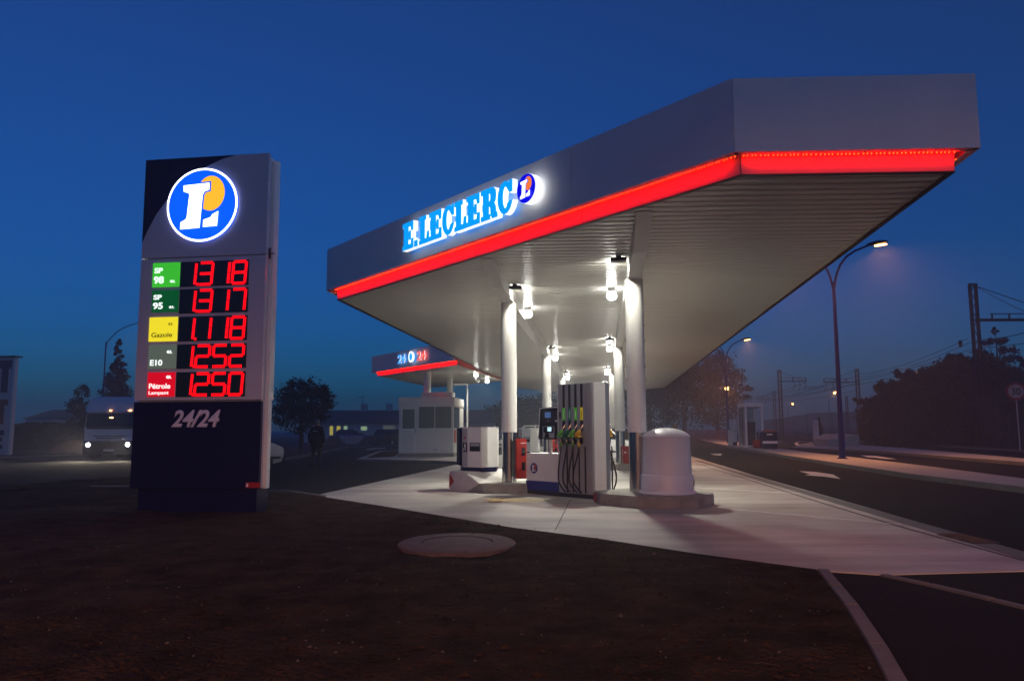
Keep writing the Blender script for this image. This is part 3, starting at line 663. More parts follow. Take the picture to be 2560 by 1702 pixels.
# payment and paper cabinet
cb = thing('service_cabinet', 'faceted white cabinet with blue side and black paper slot, in line with the white dome', 'cabinet', at0, RZ)
pa, pr, pc, pq, pb = ld(1156, 1170, 18.62), ld(1203.5, 1170, 18.25), ld(1243, 1170, 18.6), ld(1247, 1170, 19.15), ld(1150, 1170, 19.2)
o = MB(); o.prism([pa, pr, pc, pq, pb], .53, 1.43, WHITE); body = o.build('body', WHITE, cb, bevel=.008)
o = MB(); sc_ = lambda p, k: tuple(Vector(pr).lerp(Vector(p), k)); o.prism([sc_(pa, .97), tuple(Vector(pr) + Vector((0, .03))), sc_(pc, .95), sc_(pq, .95), sc_(pb, .97)], .43, .528, NAVY); o.build('plinth', NAVY, cb)
o = MB(); o.prism([sc_(pa, 1.01), tuple(Vector(pr) + Vector((0, -.01))), sc_(pc, 1.02), sc_(pq, 1.02), sc_(pb, 1.01)], 1.432, 1.46, WHITE); o.build('lid', WHITE, cb, bevel=.006)
A, R_ = Vector(pa), Vector(pr); dF = (R_ - A); LF_ = dF.length; dF.normalize(); nF = Vector((dF.y, -dF.x))
def onf(name, s0, s1, z0, z1, m, t_=.004, par=body):
    o = MB(); q_ = [A + dF * s0 + nF * .001, A + dF * s1 + nF * .001, A + dF * s1 + nF * t_, A + dF * s0 + nF * t_]; o.prism([tuple(x) for x in q_], z0, z1, m); return o.build(name, m, par)
GREYP = mat('grey_panel', (.42, .42, .45), .45)
onf('grey_strip', .0, LF_ * .27, .54, 1.425, GREYP)
sb = onf('pictogram_plate', .015, LF_ * .265, .88, 1.10, NAVY, .008)
tri = MB(); p0 = A + dF * LF_ * .06 + nF * .009; p1 = A + dF * LF_ * .2 + nF * .009; pm = (p0 + p1) / 2
tri.add([(p0.x, p0.y, 1.19), (p1.x, p1.y, 1.19), (pm.x, pm.y, 1.26)], [(0, 1, 2)], RED); tri.build('warning_triangle', RED, body)
pg = MB(); q_ = lambda s_, z_: (A + dF * s_ + nF * .0095).to_3d() + Vector((0, 0, z_))
pg.add([q_(.075, 1.0), q_(.10, 1.0), q_(.105, .91), q_(.085, .91)], [(0, 1, 2, 3)], WHITE); pg.add([q_(.07, 1.06), q_(.105, 1.06), q_(.112, 1.0), q_(.06, 1.0)], [(0, 1, 2, 3)], WHITE); pg.add([q_(.075, 1.07), q_(.10, 1.07), q_(.095, 1.09), q_(.08, 1.09)], [(0, 1, 2, 3)], WHITE); pg.add([q_(.03, .97), q_(.05, .97), q_(.05, .91), q_(.03, .91)], [(0, 1, 2, 3)], WHITE)
pg.build('pictogram', WHITE, sb)
sl = onf('paper_slot', LF_ * .40, LF_ * .93, .90, 1.10, DARK, .012); onf('slot_flap', LF_ * .46, LF_ * .90, 1.02, 1.085, GREYP, .022)
bs_ = MB(); B_ = Vector(pb); bs_.prism([tuple(A + Vector((-.01, 0))), tuple(B_ + Vector((-.01, 0))), tuple(B_ + Vector((-.10, -.03))), tuple(A + Vector((-.10, -.01)))], .56, 1.44, NAVY); bs_.build('blue_side', NAVY, cb, bevel=.008)

# fire extinguisher locker on the left column
lk = thing('extinguisher_locker', 'red fire extinguisher locker between the black slotted cabinet and the white pump base', 'locker', at0, RZ)
p0, p1, p2 = Vector(ld(1279, 1150, 17.74)), Vector(ld(1289, 1150, 17.50)), Vector(ld(1317, 1150, 17.62)); p3 = p0 + (p2 - p1)
o = MB(); o.prism([tuple(p0), tuple(p1.lerp(p0, .12)), tuple(p2 + (p0 - p1) * .12), tuple(p3)], .325, 1.185, DARK); o.build('case', DARK, lk, bevel=.03)
out_ = (p1 - p0).normalized() * .05
o = MB(); o.prism([tuple(p1.lerp(p0, .12) * 1), tuple(p1.lerp(p0, .12) + out_), tuple(p2 + (p0 - p1) * .12 + out_), tuple(p2 + (p0 - p1) * .12)], .315, 1.2, RED); dr = o.build('door', RED, lk, bevel=.018)
b0, b1 = p1.lerp(p0, .12) + out_ * 1.08, p2 + (p0 - p1) * .12 + out_ * 1.08
for z0_, z1_ in ((.83, 1.0), (.50, .68)):
    o = MB(); o.prism([tuple(b0.lerp(b1, .52)), tuple(b0.lerp(b1, .52) + out_ * .06), tuple(b0.lerp(b1, .84) + out_ * .06), tuple(b0.lerp(b1, .84))], z0_, z1_, BLACKG); o.build('window', BLACKG, dr, bevel=.002)
o = MB(); o.prism([tuple(b0.lerp(b1, .42)), tuple(b0.lerp(b1, .42) + out_ * .05), tuple(b0.lerp(b1, .92) + out_ * .05), tuple(b0.lerp(b1, .92))], 1.09, 1.11, WHITE); o.build('label_strip', WHITE, dr)
for z_ in (.44, .98):
    o = MB(); e_ = p1.lerp(p0, .12); o.prism([tuple(e_ - out_ * .5), tuple(e_ + out_ * .7), tuple(e_ + out_ * .7 + (p2 - p1) * -.05), tuple(e_ - out_ * .5 + (p2 - p1) * -.05)], z_, z_ + .05, DARK); o.build('latch', DARK, lk)

# multi hose fuel pump
GRN = mat('pump_green', (.11, .42, .04), .4); DGR = mat('pump_dark_green', (.0, .12, .06), .4); YEL = mat('pump_yellow', (.75, .45, .02), .4)
SPOUT = mat('spout_metal', (.7, .68, .66), .25, .9)
pu = thing('fuel_pump', 'fuel pump marked 8 with four coloured nozzles, standing beside the white dome', 'fuel pump', at0, RZ)
X0, X1, X2, Y0, Y1, HT = .68, 1.74, 2.70, -.12, .42, 2.35
def pbx(name, x0, x1, y0, y1, z0, z1, m, par=None, bev=.004, label=None): o = MB(); o.box(x0, x1, y0, y1, z0, z1, m); return o.build(name, m, par or pu, bevel=bev, label=label)
pbx('base_plate', X0 + .01, X2 - .01, Y0 + .015, Y1 - .015, .0, .085, CHAN)
cab = pbx('cabinet', X0, X1 - .004, Y0 + .02, Y1 - .02, .29, .87, WHITE, None, .008)
pbx('blue_band', X0 - .002, X1 - .003, Y0 + .012, Y1 - .012, .088, .288, BLUE)
pbx('keyhole', 1.15, 1.165, Y0 + .014, Y0 + .022, .80, .825, DARK, cab)
o = MB(); o.box(X0, X1, Y0 + .03, Y1 - .03, .87, .885, WHITE)
o.build('top_sheet', WHITE, cab)
EBL = mat('emblem_blue', (.015, .02, .22), .4); EOR = mat('emblem_red', (.55, .04, .02), .4)
emblem(pu, .94, Y0 + .016, .56, .115, EBL, EOR, WHITE, None, .0016)
tw = MB(); tw.box(X1, X2, Y0, Y1, .086, HT, ALU)
for side in (-1, 1):                                       # ribbed aluminium skin
    y = Y0 if side < 0 else Y1; x = X1
    for w_, dp_ in ((.116, .012), (.08, 0), (.091, .012), (.08, 0), (.096, .012), (.08, 0), (.092, .012), (.08, 0), (.05, .012)):
        if dp_: tw.box(x, x + w_, y - (dp_ if side < 0 else 0), y + (dp_ if side > 0 else 0), .09, HT, ALU)
        x += w_
    for k_ in range(5): tw.box(x + .008 + k_ * .036, x + .034 + k_ * .036, y - (.012 if side < 0 else 0), y + (.012 if side > 0 else 0), .09, HT, ALU)
tower = tw.build('tower', ALU, pu, bevel=.002)
pbx('side_panel', X2, X2 + .012, Y0 + .05, Y1 - .14, .09, HT - .002, WHITE, tower)
pbx('side_trim', X2, X2 + .010, Y1 - .13, Y1 - .02, .09, HT - .002, mat('blue_grey', (.2, .21, .27), .45), tower)
pbx('edge_post', X1 - .03, X1 - .002, Y0 - .01, Y0 + .04, .90, HT, WHITE, tower, .003)
CX = [X1 + .163 * .96, X1 + .341 * .96, X1 + .524 * .96, X1 + .703 * .96]; CM = [GRN, DGR, GRN, YEL]; cn = ['green', 'dark green', 'light green', 'yellow']
def hose_set(x, m, side=-1, bulge=-.07, end=.17, nm=''):
    y = Y0 - .010 if side < 0 else Y1 + .010; s_ = side
    for i_ in (0,):
        nz = MB(); yo = y + s_ * .07
        nz.tube([(x - .075, yo + s_ * .02, 1.255), (x - .03, yo + s_ * .03, 1.30), (x + .015, yo + s_ * .015, 1.355), (x + .03, yo, 1.39)], [.036, .048, .040, .020], 10, m)
        nz.tube([(x - .02, yo + s_ * .03, 1.265), (x + .045, yo + s_ * .02, 1.25), (x + .07, yo, 1.275)], [.028, .022, .012], 8, m)
        n_ = nz.build('nozzle', m, pu, smooth=True, label=f'{nm} nozzle')
        k_ = MB(); k_.tube([(x + .028, yo, 1.385), (x + .05, yo - s_ * .015, 1.44), (x + .068, yo - s_ * .05, 1.50)], [.012, .011, .010], 10, SPOUT); k_.build('spout', SPOUT, n_, smooth=True)
        k_ = MB(); k_.tube([(x - .09, yo + s_ * .005, 1.25), (x - .085, yo + s_ * .05, 1.235), (x - .06, yo + s_ * .06, 1.20), (x - .03, yo + s_ * .04, 1.17)], .012, 8, DARK); k_.cyl((x - .085, yo + s_ * .03, 1.258), (x - .095, yo + s_ * .035, 1.25), .026, .026, 12, SPOUT); k_.build('guard', DARK, n_, smooth=True)
        k_ = MB(); k_.box(x - .045, x + .055, min(y, y + s_ * .06), max(y, y + s_ * .06), 1.10, 1.24, DARK); k_.build('cradle', DARK, pu, bevel=.02)
        k_ = MB(); k_.tube([(x - .02, yo, 1.19), (x - .02, yo, 1.135)], .016, 10, SPOUT); k_.tube([(x - .02, yo, 1.135), (x - .02, yo, 1.045)], .026, 10, m); k_.build('coupling', m, pu, smooth=True)
        pts = []
        for t_ in range(25):
            t_ /= 24; z_ = 1.05 - .96 * t_; xx = x - .02 + bulge * math.sin(min(1, t_ * 1.15) * math.pi * .62) ** 2 + end * max(0, (t_ - .72) / .28) ** 1.6
            pts.append((xx, yo + s_ * .03 * math.sin(t_ * 3.1), z_ + .03 * max(0, (t_ - .85) / .15) ** 2))
        k_ = MB(); k_.tube(pts, .0165, 10, DARK); k_.build('hose', DARK, pu, smooth=True)
        k_ = MB(); k_.tube([(x + .10 + (i_ * .0), y + s_ * .012, 1.05), (x + .10, y + s_ * .012, .1)], .016, 8, DARK); k_.build('rising_hose', DARK, pu, smooth=True)
for i in range(4):
    x = CX[i]
    ch = pbx('channel', x - .037, x + .037, Y0 - .003, Y0 + .02, 1.42, HT - .01, CHAN, tower, .001)
    pbx('socket', x - .040, x + .040, Y0 - .013, Y0 + .02, 1.36, 1.575, DARK, tower, .004)
    lbm = emi('fuel_label_' + cn[i].replace(' ', '_'), ((.07, .36, .02), (.0, .09, .05), (.07, .36, .02), (.55, .42, .0))[i], .35)
    lb = pbx('fuel_label', x - .036, x + .036, Y0 - .012, Y0 - .004, 1.59, 1.85, lbm, pu, .001, label=f'{cn[i]} fuel label')
    pbx('label_writing', x - .008, x + .008, Y0 - .0135, Y0 - .012, 1.63, 1.79, WHITE if i < 3 else mat('tile_ink', (.05, .04, .02)), lb, 0)
    hose_set(x, CM[i], -1, (-.06, -.10, -.10, -.15)[i], (.17, .17, .20, .20)[i], cn[i])
hose_set(2.62, YEL, 1, .16, -.06, 'yellow rear')
text('pump_number', '8', .20, mat('black_ink', (.01, .01, .01), .5), tower, X1 + .012, Y0 - .016, 1.63, bold=.004, sx=.75)
# display head
hd = MB(); pr_ = [(1.10, 1.19), (1.74, 1.19), (1.74, 1.86), (1.16, 1.84)]
def xz(poly, y0, y1, m, b_): n_ = len(poly); b_.add([(x, y0, z) for x, z in poly] + [(x, y1, z) for x, z in poly], [tuple(range(n_)), tuple(range(n_, 2 * n_))[::-1]] + [(i, (i + 1) % n_, n_ + (i + 1) % n_, n_ + i) for i in range(n_)], m)
xz(pr_, -.115, .14, DARK, hd); head = hd.build('display_head', DARK, pu, bevel=.008)
o = MB(); xz([(1.155, 1.846), (1.74, 1.866), (1.74, 1.89), (1.145, 1.866)], -.115, .14, WHITE, o); xz([(1.085, 1.19), (1.098, 1.19), (1.155, 1.86), (1.142, 1.86)], -.115, .14, WHITE, o); o.build('head_frame', WHITE, pu)
DGY = mat('display_grey', (.045, .045, .05), .45)
pbx('display_panel', 1.22, 1.72, -.121, -.116, 1.54, 1.80, DGY, head, .001)
LCD = emi('lcd_blue', (.10, .20, .45), .35); LCW = emi('lcd_white', (.55, .85, .9), .9)
pbx('amount_screen', 1.32, 1.50, -.126, -.122, 1.65, 1.77, LCD, head, .001)
pbx('keypad', 1.63, 1.70, -.126, -.122, 1.56, 1.60, WHITE, head, .001); pbx('button', 1.40, 1.44, -.126, -.122, 1.57, 1.60, GREYP, head, .001)
rd_ = pbx('card_reader', 1.24, 1.60, -.124, -.116, 1.22, 1.47, GREYP, pu, .004); pbx('reader_recess', 1.27, 1.58, -.127, -.125, 1.33, 1.455, DARK, rd_, .001); pbx('reader_screen', 1.40, 1.52, -.131, -.128, 1.36, 1.45, LCW, rd_, .001)
o = MB(); xz([(1.30, 1.225), (1.46, 1.225), (1.42, 1.335), (1.34, 1.335)], -.130, -.1255, DARK, o); o.build('card_slot', DARK, rd_)
pbx('head_stem', 1.30, 1.36, 0, .06, .886, 1.19, WHITE, None, .003)

ri = thing('island_end', 'raised rounded concrete island end carrying the white dome and a column', 'concrete island', at0, RZ)
o = MB(); o.prism([(3.06, -.50), (3.60, -.90), (4.45, -.90), (4.80, -.76), (5.06, -.46), (5.18, -.05), (5.18, .35), (4.98, .72), (4.60, .9), (3.6, .9), (3.06, .5)], -.03, .21, CONCD); o.build('base', CONCD, ri, bevel=.02)
o = MB(); o.box(3.10, 3.36, -.015, .0, .03, .17, RED); bk = o.build('red_box', mat('brick_red', (.20, .05, .035), .7), ri)
bk.location = (0, 0, 0); me = bk.data; dv = (Vector((3.60, -.90)) - Vector((3.06, -.50))).normalized()
for vv in me.vertices:
    s_ = vv.co.x - 3.06; t_ = vv.co.y; p_ = Vector((3.06, -.50)) + dv * s_ + Vector((dv.y, -dv.x)) * (-t_); vv.co.x, vv.co.y = p_.x, p_.y

dm = thing('dome_cover', 'round white domed cover standing on the rounded concrete island end', 'dome', at0 + U * 4.36 + V * .13, RZ)
DOME = mat('dome_paint', (.70, .70, .74), .42, var=.05, scale=3, bump=.05, bscale=60)
o = MB(); o.lathe([(.535, .205), (.535, .225), (.515, .25), (.49, .262), (.488, .54), (.478, .555), (.462, .56), (.452, .9), (.442, 1.24), (.448, 1.25), (.440, 1.262)], 72, DOME); o.build('drum', DOME, dm, smooth=True)
o = MB(); o.lathe([(.450, 1.263), (.44, 1.275), (.40, 1.315), (.33, 1.355), (.22, 1.395), (.10, 1.415), (.01, 1.42)], 72, DOME); o.build('cap', WHITE, dm, smooth=True)
o = MB(); a_ = .42
for r0_, yy, m_d in ((.085, .500, DOME), (.068, .506, GREYP)): o.cyl((math.cos(a_) * (yy - .04), math.sin(a_) * (yy - .04), .41), (math.cos(a_) * yy, math.sin(a_) * yy, .41), r0_, r0_, 28, m_d)
o.build('vent_disc', DOME, dm)
for z_ in (1.5,): pass

seq = ['second', 'third', 'farthest']
for r_ in range(1, 4):
    L_ = at0 + ROW * r_; w_ = seq[r_ - 1]
    dup(li, L_, None, f'low concrete island with raised wedge, {w_} row from the white dome', 'concrete pump islands')
    dup(cb, L_, None, f'faceted white service cabinet, {w_} row from the white dome', 'service cabinets on the islands')
    dup(lk, L_, None, f'red fire extinguisher locker, {w_} row from the white dome', 'extinguisher lockers')
    dup(pu, L_, None, f'fuel pump mostly hidden behind pump 8, {w_} row from the white dome', 'fuel pumps')
    dup(ri, L_, None, f'raised concrete island end without a dome, {w_} row from the dome', 'island ends')
# the red bin beside the second right column
bp_ = D(1569, 1150, 27.6); bp_.z = .21; bn = thing('waste_bin', 'small red waste bin with lid beside the second right hand column', 'bin', bp_, RZ)
o = MB(); o.prism([(-.13, -.12), (.13, -.12), (.13, .12), (-.13, .12)], .0, .50, RED); o.build('bucket', RED, bn, bevel=.02)
o = MB(); o.box(-.15, .15, -.14, .14, .50, .60, RED); o.build('lid', RED, bn, bevel=.02)
o = MB(); o.box(-.05, .05, -.125, -.12, .36, .41, WHITE); o.build('sticker', WHITE, bn)

# ------------------------------------------------------------------ kiosk canopy, kiosk and its platform
ZK, ZKO = 4.5, 4.70
ki = [P(944, 939.5, ZK)[:2], P(1146, 911.5, ZK)[:2], P(1262, 952, ZK)[:2], P(1084, 968.5, ZK)[:2]]
ko = [P(933.5, 930, ZKO)[:2]]
kd = (Vector(ki[1]) - Vector(ki[0])).normalized(); kn = Vector((kd.y, -kd.x)); kn = kn if kn.y < 0 else -kn
ko.append(tuple(Vector(ki[1]) + kn * .25)); ko += [(ki[2][0] + .2, ki[2][1] + .2), (ki[3][0] - .3, ki[3][1] + .25)]
ko[0] = tuple(Vector(ki[0]) + kn * .25 - kd * .3)
kc = Vector((-4.5, 44, 0)); kcan = thing('kiosk_canopy', 'smaller white flat canopy with red glowing front edge over the white kiosk', 'canopy', kc)
WP(soffit(ki, ZK, .25, (.037, 1), SOFF), kcan)
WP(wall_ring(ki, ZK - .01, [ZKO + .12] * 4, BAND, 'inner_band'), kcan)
WP(wall_ring(ko, ZKO, [5.62] * 4, FASC, 'fascia', thick=.08), kcan)
rb = MB(); rb.prism(inset(ko, .09 if sum(ko[i][0] * ko[(i + 1) % 4][1] - ko[(i + 1) % 4][0] * ko[i][1] for i in range(4)) > 0 else -.09), ZKO + .17, ZKO + .25, WHITE); WP(rb.build('roof', WHITE), kcan)
red_edge(kcan, ko[0], ko[1], ki[0], ki[1], ZKO, ZK, 5, 90)
for p, r_ in ((D(1067, 1140, 41.6), .19), (D(1124, 1100, 47.5), .19), (D(1020, 1100, 52), .19)):
    if p.y > 50: continue
    o = MB(); o.lathe([(r_, 1.34), (r_, ZK)], 32, WHITE, (p.x, p.y, 0)); col = WP(o.build('column', WHITE, smooth=True), kcan)
    o = MB(); o.lathe([(r_ - .02, .04), (r_ - .02, 1.335)], 32, CLAD, (p.x, p.y, 0)); k = o.build('cladding', CLAD, smooth=True); k.parent = col
ksn = thing('clock_sign', 'lit blue and red numerals 24 with a round clock disc on the kiosk canopy', 'sign', (*ko[0], 0), math.atan2(kd.y, kd.x))
KO = Vector((*ko[0], 0)) + kn.to_3d() * .16; kdu = kd.to_3d()
def kp(x, y): return PL(900 + x * .12717, 840 + y * .12717, KO, kdu)
KC = emi('kiosk_cyan', (.0, .33, .95), 1.3); KR = emi('kiosk_red', (1, .06, .03), 1.3)
a0, za = kp(730, 530); a1, _ = kp(890, 510); _, zt_ = kp(890, 330); hh = zt_ - za
text('numerals', '24', hh * 1.38, KC, ksn, a0, -.12, za - .03, .018, 0, .012, 1, SW, fit=(a1 - a0) * .92)
b0, zb_ = kp(1110, 470); b1, _ = kp(1285, 450)
text('numerals', '24', hh * 1.38, KR, ksn, b0, -.12, za - .03, .018, 0, .012, 1, SW, fit=(b1 - b0) * .92)
m0, zm = kp(965, 415); m1, _ = kp(1055, 415); rr_ = (m1 - m0) / 2
shape('clock_disc', [circ(0, 0, 1, 36)], KC, ksn, (m0 + m1) / 2, -.14, za + hh / 2 - .03, .05, rr_ * .9, rr_ * 1.0, SW); shape('clock_ring', [circ(0, 0, 1.15, 36), circ(0, 0, .78, 36)], SWF, ksn, (m0 + m1) / 2, -.20, za + hh / 2 - .03, .004, rr_ * .9, rr_)
# platform
prism_px('platform', [(889, 1147.5), (980, 1149.5), (1074, 1151), (1170, 1155), (1240, 1147), (1215, 1124), (1100, 1118), (949, 1127)], .08, .12, CONC)
kerb('kerb', [(889, 1147.5), (980, 1149), (1074, 1150.2), (1170, 1154)], .14, .10, side=1, seg=1.2)
prism_px('planting_soil', [(915, 1144), (985, 1140), (1010, 1124), (953, 1128)], .09, .02, SOIL)
# kiosk, local frame x along the front, y away
KW = mat('kiosk_panel', (.62, .62, .60), .42, var=.05, scale=2); KG = glass('kiosk_glass', (.12, .16, .15), .06, .72); KF = mat('kiosk_frame', (.70, .70, .68), .4)
kp0 = D(996.6, 1100, 39.2); ka = rad(-2.4)
kio = thing('kiosk', 'small white cashier kiosk with grey windows standing under the smaller canopy', 'kiosk', (kp0.x, kp0.y, .08), ka)
KWd, KDp, KH = 2.74, 3.6, 2.94
o = MB(); o.prism([(0, .0), (KWd, 0), (KWd + .12, KDp), (.12, KDp)], .18, KH - .42, KW); kb_ = o.build('wall', KW, kio)
o = MB(); o.prism([(-.03, -.03), (KWd + .03, -.03), (KWd + .15, KDp + .03), (.09, KDp + .03)], KH - .42, KH, KW); o.build('parapet', KW, kio, bevel=.01)
o = MB(); o.prism([(-.06, -.02), (KWd + .02, -.02), (KWd + .14, KDp + .02), (.06, KDp + .02)], -.02, .178, CONCD); o.build('plinth', CONCD, kio)
def kx(a): return (a - 1400) * KWd / 540
def kz(a): return (1075 - a) * .00506 + .19
def kbox(name, x0, x1, z0, z1, m, d=.02, par=None, y=0): o = MB(); o.box(x0, x1, y - d, y - .001, z0, z1, m); return o.build(name, m, par or kio)
dr = kbox('door', kx(1425), kx(1568), kz(1068), kz(632), KF, .015)
kbox('door_window', kx(1437), kx(1558), kz(838), kz(648), KG, .022, dr); kbox('door_panel', kx(1440), kx(1555), kz(1060), kz(856), KW, .02, dr); kbox('handle', kx(1560), kx(1565), kz(880), kz(840), DARK, .05, dr)
wf = kbox('window', kx(1588), kx(1928), kz(842), kz(615), KF, .015); kbox('pane', kx(1598), kx(1752), kz(834), kz(624), KG, .022, wf); kbox('pane', kx(1760), kx(1919), kz(834), kz(624), KG, .022, wf)
kbox('wall_panel', kx(1590), kx(1920), kz(1062), kz(852), KW, .015); kbox('wall_panel', kx(1408), kx(1420), kz(1068), kz(632), KF, .018); kbox('corner_post', kx(1930), kx(1940), kz(1072), kz(620), KF, .012)
kbox('vent', kx(1740), kx(1775), kz(1052), kz(1035), GREYP, .02)
o = MB()
def side_(name, y0, y1, z0, z1, m, t0=.01): o = MB(); e_ = lambda y: KWd + .12 * y / KDp; o.prism([(e_(y0) + .001, y0), (e_(y0) + t0, y0), (e_(y1) + t0, y1), (e_(y1) + .001, y1)], z0, z1, m); return o.build(name, m, kio)
side_('side_window', .15, 1.9, kz(834), kz(628), KG, .02); side_('side_door', 2.1, 3.4, kz(1068), kz(632), KF, .015); side_('red_notice', .25, .75, kz(980), kz(852), RED, .03)
o = MB(); 
for i in range(4): o.box(.95, 2.55, 1.0, 2.2, KH + .02 + i * .075, KH + .075 + i * .075, KF)
o.box(1.0, 2.5, 1.05, 2.15, KH, KH + .3, DARK); o.build('air_unit', KF, kio)
cp = D(1168, 1100, 43.5); cpo = thing('camera_pole', 'slim white pole with short arm and small box behind the kiosk', 'pole', (cp.x, cp.y, 0))
o = MB(); o.tube([(0, 0, 0), (0, 0, 3.86), (-.02, 0, 3.9), (-.42, 0, 3.92)], .05, 8, KF); o.build('pole', KF, cpo); o = MB(); o.box(-.75, -.35, -.08, .08, 3.84, 3.95, KF); o.build('camera_box', KF, cpo, bevel=.02)
flood(P(1190, 930, ZK), Vector((-.12, -1, 0)), 'glaring floodlight with a looped dark cable under the kiosk canopy', 55, True)
flood(P(1218, 946, ZK), Vector((-.12, -1, 0)), 'glaring floodlight without cable under the far corner of the kiosk canopy', 55)

# ------------------------------------------------------------------ street lamps
LG = emi('sodium_glass', (1, .42, .10), 22)
def street_lamp(loc, label, H=9.6, arm=2.2, heads=(1, -1), pw=170, group='street lamps', rz=0, name='street_lamp', r=.11):
    t = thing(name, label, 'street lamp', loc, rz, group); top = H - 1.85
    o = MB(); o.tube([(0, 0, 0), (0, 0, 1.0), (0, 0, 1.1), (0, 0, top)], [r * 1.25, r * 1.2, r, r * .62], 14, POLE); o.lathe([(r * 1.9, -.0), (r * 1.9, .03), (r * 1.3, .05)], 16, POLE); o.build('pole', POLE, t, smooth=True)
    for s_ in heads:
        k_ = arm / 1.55; pts = [(s_ * .02, 0, top - .3), (s_ * .07, 0, top - .02), (s_ * .16 * k_, 0, top + .35), (s_ * .34 * k_, 0, top + .78), (s_ * .62 * k_, 0, top + 1.13), (s_ * 1.0 * k_, 0, top + 1.38), (s_ * arm, 0, top + 1.60)]
        o = MB(); o.tube(pts, [r * .52, r * .50, r * .48, r * .46, r * .44, r * .42, r * .4], 8, POLE); o.build('arm', POLE, t, smooth=True)
        o = MB(); v = []; n = 12
        for x_, w_, h0, h1 in ((0, .05, -.04, .05), (.12, .11, -.06, .09), (.40, .16, -.07, .13), (.72, .15, -.06, .11), (.90, .06, -.03, .05)):
            v += [(s_ * (arm - .05 + x_), w_ * math.cos(a * math.tau / n), top + 1.62 + x_ * .16 + (h1 if math.sin(a * math.tau / n) > 0 else -h0) * math.sin(a * math.tau / n)) for a in range(n)]
        o.add(v, [(j * n + i, j * n + (i + 1) % n, (j + 1) * n + (i + 1) % n, (j + 1) * n + i) for j in range(4) for i in range(n)] + [tuple(range(n)), tuple(range(4 * n, 5 * n))], DARK); hd = o.build('lamp_head', DARK, t, smooth=True)
        o = MB(); v = [(s_ * (arm + .56 + .27 * math.cos(a * math.tau / 16)), .12 * math.sin(a * math.tau / 16), top + 1.62 - .06 + (.62 + .27 * math.cos(a * math.tau / 16)) * .12) for a in range(16)]
        v2 = [Vector(q_) + Vector((0, 0, -.035)) for q_ in v]; o.add([Vector(q_) for q_ in v] + v2, [tuple(range(16)), tuple(range(16, 32))] + [(i, (i + 1) % 16, 16 + (i + 1) % 16, 16 + i) for i in range(16)], LG); k = o.build('lamp_glass', LG, t); k.parent = hd
        area('lamp', (s_ * (arm + .56), 0, top + 1.52), (s_ * .15, 0, -1), .4, .2, pw, SOD, t, 165)
    return t
l1 = P(2106, 1146, .12); l2 = D(1821.2, 1104.7, 71); l2.z = .12
street_lamp(l1, 'nearest blue double armed street lamp on the pavement between the lanes', 9.45, 1.55, rz=rad(-3), pw=460)
street_lamp(l2, 'second blue double armed street lamp, behind the glass shelter', 9.55, 1.45, rz=rad(-3), pw=460)
street_lamp(Vector((-.5, -19, 0)), 'blue double armed street lamp on the soil, out of view of the station front', 9.45, 1.55, pw=8800)
def far_lamp(px_, py_, dist, lb, H=8.0, rz=0, hidden=False):
    p = D(px_, py_, dist); t = street_lamp(Vector((p.x - (1.0 if not hidden else 0), p.y, p.z - H + .1)), lb, H, .6, (1,), 420, rz=rz, r=.08); t.location.x = p.x - 1.1
    o = MB(); o.lathe([(.01, -.22), (.13, -.19), (.20, -.1), (.22, 0), (.13, .05)], 16, LG, (1.16, 0, H - .34)); o.build('bulb_cover', LG, t, smooth=True)
    l = bpy.data.lights.new('lamp', 'POINT'); l.energy = 520 * KE; l.color = SOD; l.shadow_soft_size = .24; lo = bpy.data.objects.new('lamp', l); COL.objects.link(lo); lo.parent = t; lo.location = (1.16, 0, H - .72); return t
far_lamp(1815.5, 965.7, 95, 'distant orange street lamp glowing just behind the second blue lamp pole')
far_lamp(1981, 1007, 185, 'tiny distant orange street lamp between the two far lattice masts')
far_lamp(2085.6, 978, 140, 'small distant orange street lamp left of the nearest blue pole')
far_lamp(2288, 929.5, 92, 'distant orange street lamp over the dark trees at the right')
# left road lamp, its head hidden behind the totem
lp = D(250, 1130, 54); t = street_lamp(Vector((lp.x, lp.y, 0)), 'slim curved street lamp over the road behind the totem', 9.4, 3.6, (1,), 260, r=.07)

